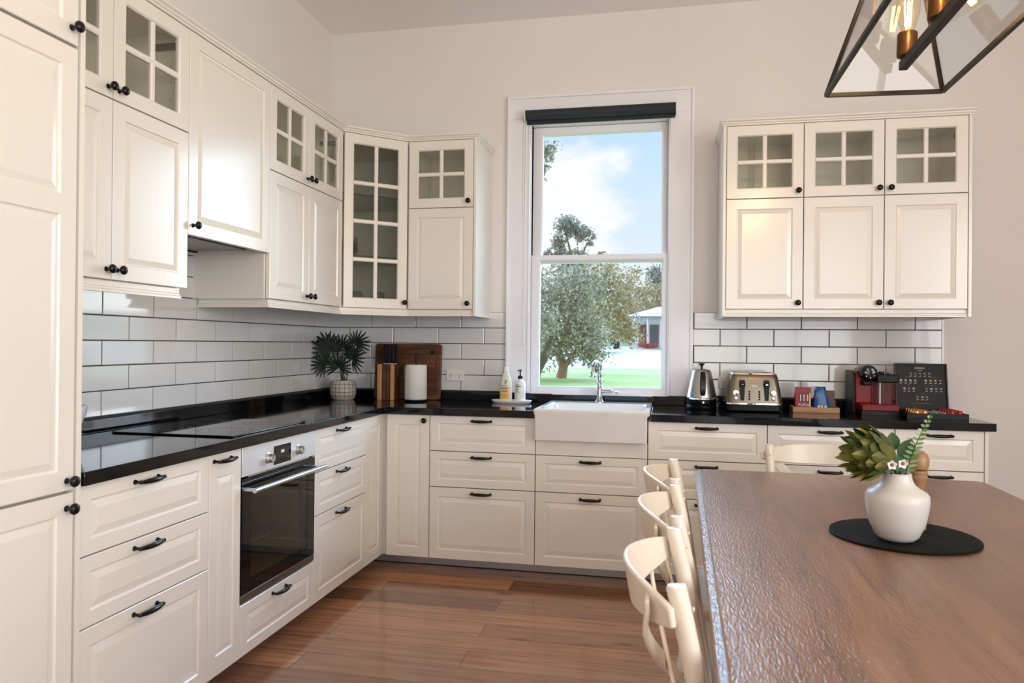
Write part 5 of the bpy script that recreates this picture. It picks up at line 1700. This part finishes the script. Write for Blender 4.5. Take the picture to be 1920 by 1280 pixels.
# (low in the sky the added glow only shows well away from the axis of the sink window)
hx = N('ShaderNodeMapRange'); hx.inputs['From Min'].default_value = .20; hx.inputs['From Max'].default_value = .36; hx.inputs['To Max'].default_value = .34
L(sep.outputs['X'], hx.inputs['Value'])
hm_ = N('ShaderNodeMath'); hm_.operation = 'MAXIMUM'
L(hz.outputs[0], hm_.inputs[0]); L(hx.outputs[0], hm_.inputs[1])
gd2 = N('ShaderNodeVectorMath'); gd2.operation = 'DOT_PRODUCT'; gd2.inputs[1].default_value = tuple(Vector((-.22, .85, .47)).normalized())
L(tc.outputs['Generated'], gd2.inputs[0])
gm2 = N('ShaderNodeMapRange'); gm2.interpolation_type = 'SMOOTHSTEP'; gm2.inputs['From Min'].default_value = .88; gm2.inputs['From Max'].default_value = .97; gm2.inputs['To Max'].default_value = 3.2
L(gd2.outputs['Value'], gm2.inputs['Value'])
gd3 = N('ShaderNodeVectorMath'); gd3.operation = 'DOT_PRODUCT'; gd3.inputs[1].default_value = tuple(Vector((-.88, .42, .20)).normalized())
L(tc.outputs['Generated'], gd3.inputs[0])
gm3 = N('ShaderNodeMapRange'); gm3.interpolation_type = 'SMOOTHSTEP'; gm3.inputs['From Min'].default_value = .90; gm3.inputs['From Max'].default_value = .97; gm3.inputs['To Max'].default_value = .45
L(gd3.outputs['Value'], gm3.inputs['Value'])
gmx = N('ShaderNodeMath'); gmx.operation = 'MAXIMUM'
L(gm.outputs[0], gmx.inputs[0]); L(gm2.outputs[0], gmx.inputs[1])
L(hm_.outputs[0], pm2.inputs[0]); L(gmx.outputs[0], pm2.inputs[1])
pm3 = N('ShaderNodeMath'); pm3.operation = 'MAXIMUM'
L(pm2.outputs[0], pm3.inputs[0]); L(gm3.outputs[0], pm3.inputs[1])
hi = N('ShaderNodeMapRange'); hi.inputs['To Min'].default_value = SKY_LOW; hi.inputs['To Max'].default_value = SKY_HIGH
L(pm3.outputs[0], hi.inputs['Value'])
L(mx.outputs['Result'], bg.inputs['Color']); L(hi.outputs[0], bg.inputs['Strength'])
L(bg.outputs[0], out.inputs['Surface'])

sun = bpy.data.lights.new('sun', 'SUN')
sun.energy, sun.angle, sun.color = SUN_E, math.radians(12), (1, .95, .87)
so_ = bpy.data.objects.new('sun', sun)
COL.objects.link(so_)
so_.rotation_euler = Vector((.35, .62, -.72)).to_track_quat('-Z', 'Y').to_euler()


def area(name, loc, dirv, sx, sy, e, col=(1, 1, 1), portal=False):
    a = bpy.data.lights.new(name, 'AREA')
    a.shape, a.size, a.size_y, a.energy, a.color = 'RECTANGLE', sx, sy, e, col
    if portal: a.cycles.is_portal = True
    o = bpy.data.objects.new(name, a)
    COL.objects.link(o)
    o.location = loc
    o.rotation_euler = Vector(dirv).to_track_quat('-Z', 'Y' if abs(dirv[2]) < .9 else 'X').to_euler()
    return o


area('daylight_portal_sink', ((WX0 + WX1) / 2, .16, (WZ0 + WZ1) / 2), (0, -1, 0), WX1 - WX0, WZ1 - WZ0, 1, portal=True)
area('daylight_portal_side', (RX + .16, (RW[0] + RW[1]) / 2, (RW[2] + RW[3]) / 2), (-1, 0, 0), RW[1] - RW[0], RW[3] - RW[2], 1, portal=True)
area('daylight_portal_rear', ((FW[0] + FW[1]) / 2, RY - .16, (FW[2] + FW[3]) / 2), (0, 1, 0), FW[1] - FW[0], FW[3] - FW[2], 1, portal=True)
# daylight through the side window; added fill lamp behind the rear one
area('daylight_side', (RX + .20, (RW[0] + RW[1]) / 2, (RW[2] + RW[3]) / 2), (-1, 0, -.1), RW[1] - RW[0], RW[3] - RW[2], SIDE_E, (1, .985, .97))
area('rear_fill', ((FW[0] + FW[1]) / 2, RY - .20, (FW[2] + FW[3]) / 2), (0, 1, 0), FW[1] - FW[0], FW[3] - FW[2], REAR_E, (1, .98, .96))
# glowing disc added under the ceiling behind the camera, unseen fill light
cl = tag(MB().lathe([(.24, -.002), (.25, -.01), (.25, -.05), (.235, -.075), (.15, -.088), (.002, -.092)], 40).build('fill_disc', mat('fill_glow', (.9, .88, .84), .5, emit=(1, .86, .70), emit_s=CEIL_E), smooth=40), 'round glowing disc added unseen behind the camera as fill light', 'fill light')
cl.location = (2.4, -5.6, H)

cam = bpy.data.cameras.new('Camera')
co = bpy.data.objects.new('Camera', cam)
COL.objects.link(co)
cam.sensor_fit, cam.sensor_width, cam.lens = 'HORIZONTAL', 36, F_PX / 1920 * 36
cam.clip_start, cam.clip_end = .05, 400
m3 = Matrix((CAM_R, CAM_U, -CAM_F)).transposed()
co.matrix_world = Matrix.Translation(CAM) @ m3.to_4x4()
cam.dof.use_dof, cam.dof.focus_distance, cam.dof.aperture_fstop = True, 4.1, 6.3
SC.camera = co
SC.view_settings.view_transform, SC.view_settings.look = 'Standard', 'None'
SC.view_settings.exposure, SC.view_settings.gamma, SC.view_settings.use_curve_mapping = EXPOSURE, 1, False
SC.cycles.use_denoising = True
SC.cycles.denoiser = 'OPENIMAGEDENOISE'
SC.cycles.max_bounces, SC.cycles.diffuse_bounces, SC.cycles.glossy_bounces, SC.cycles.transparent_max_bounces = 10, 6, 4, 14
SC.cycles.sample_clamp_indirect = 6
SC.cycles.caustics_reflective = SC.cycles.caustics_refractive = False
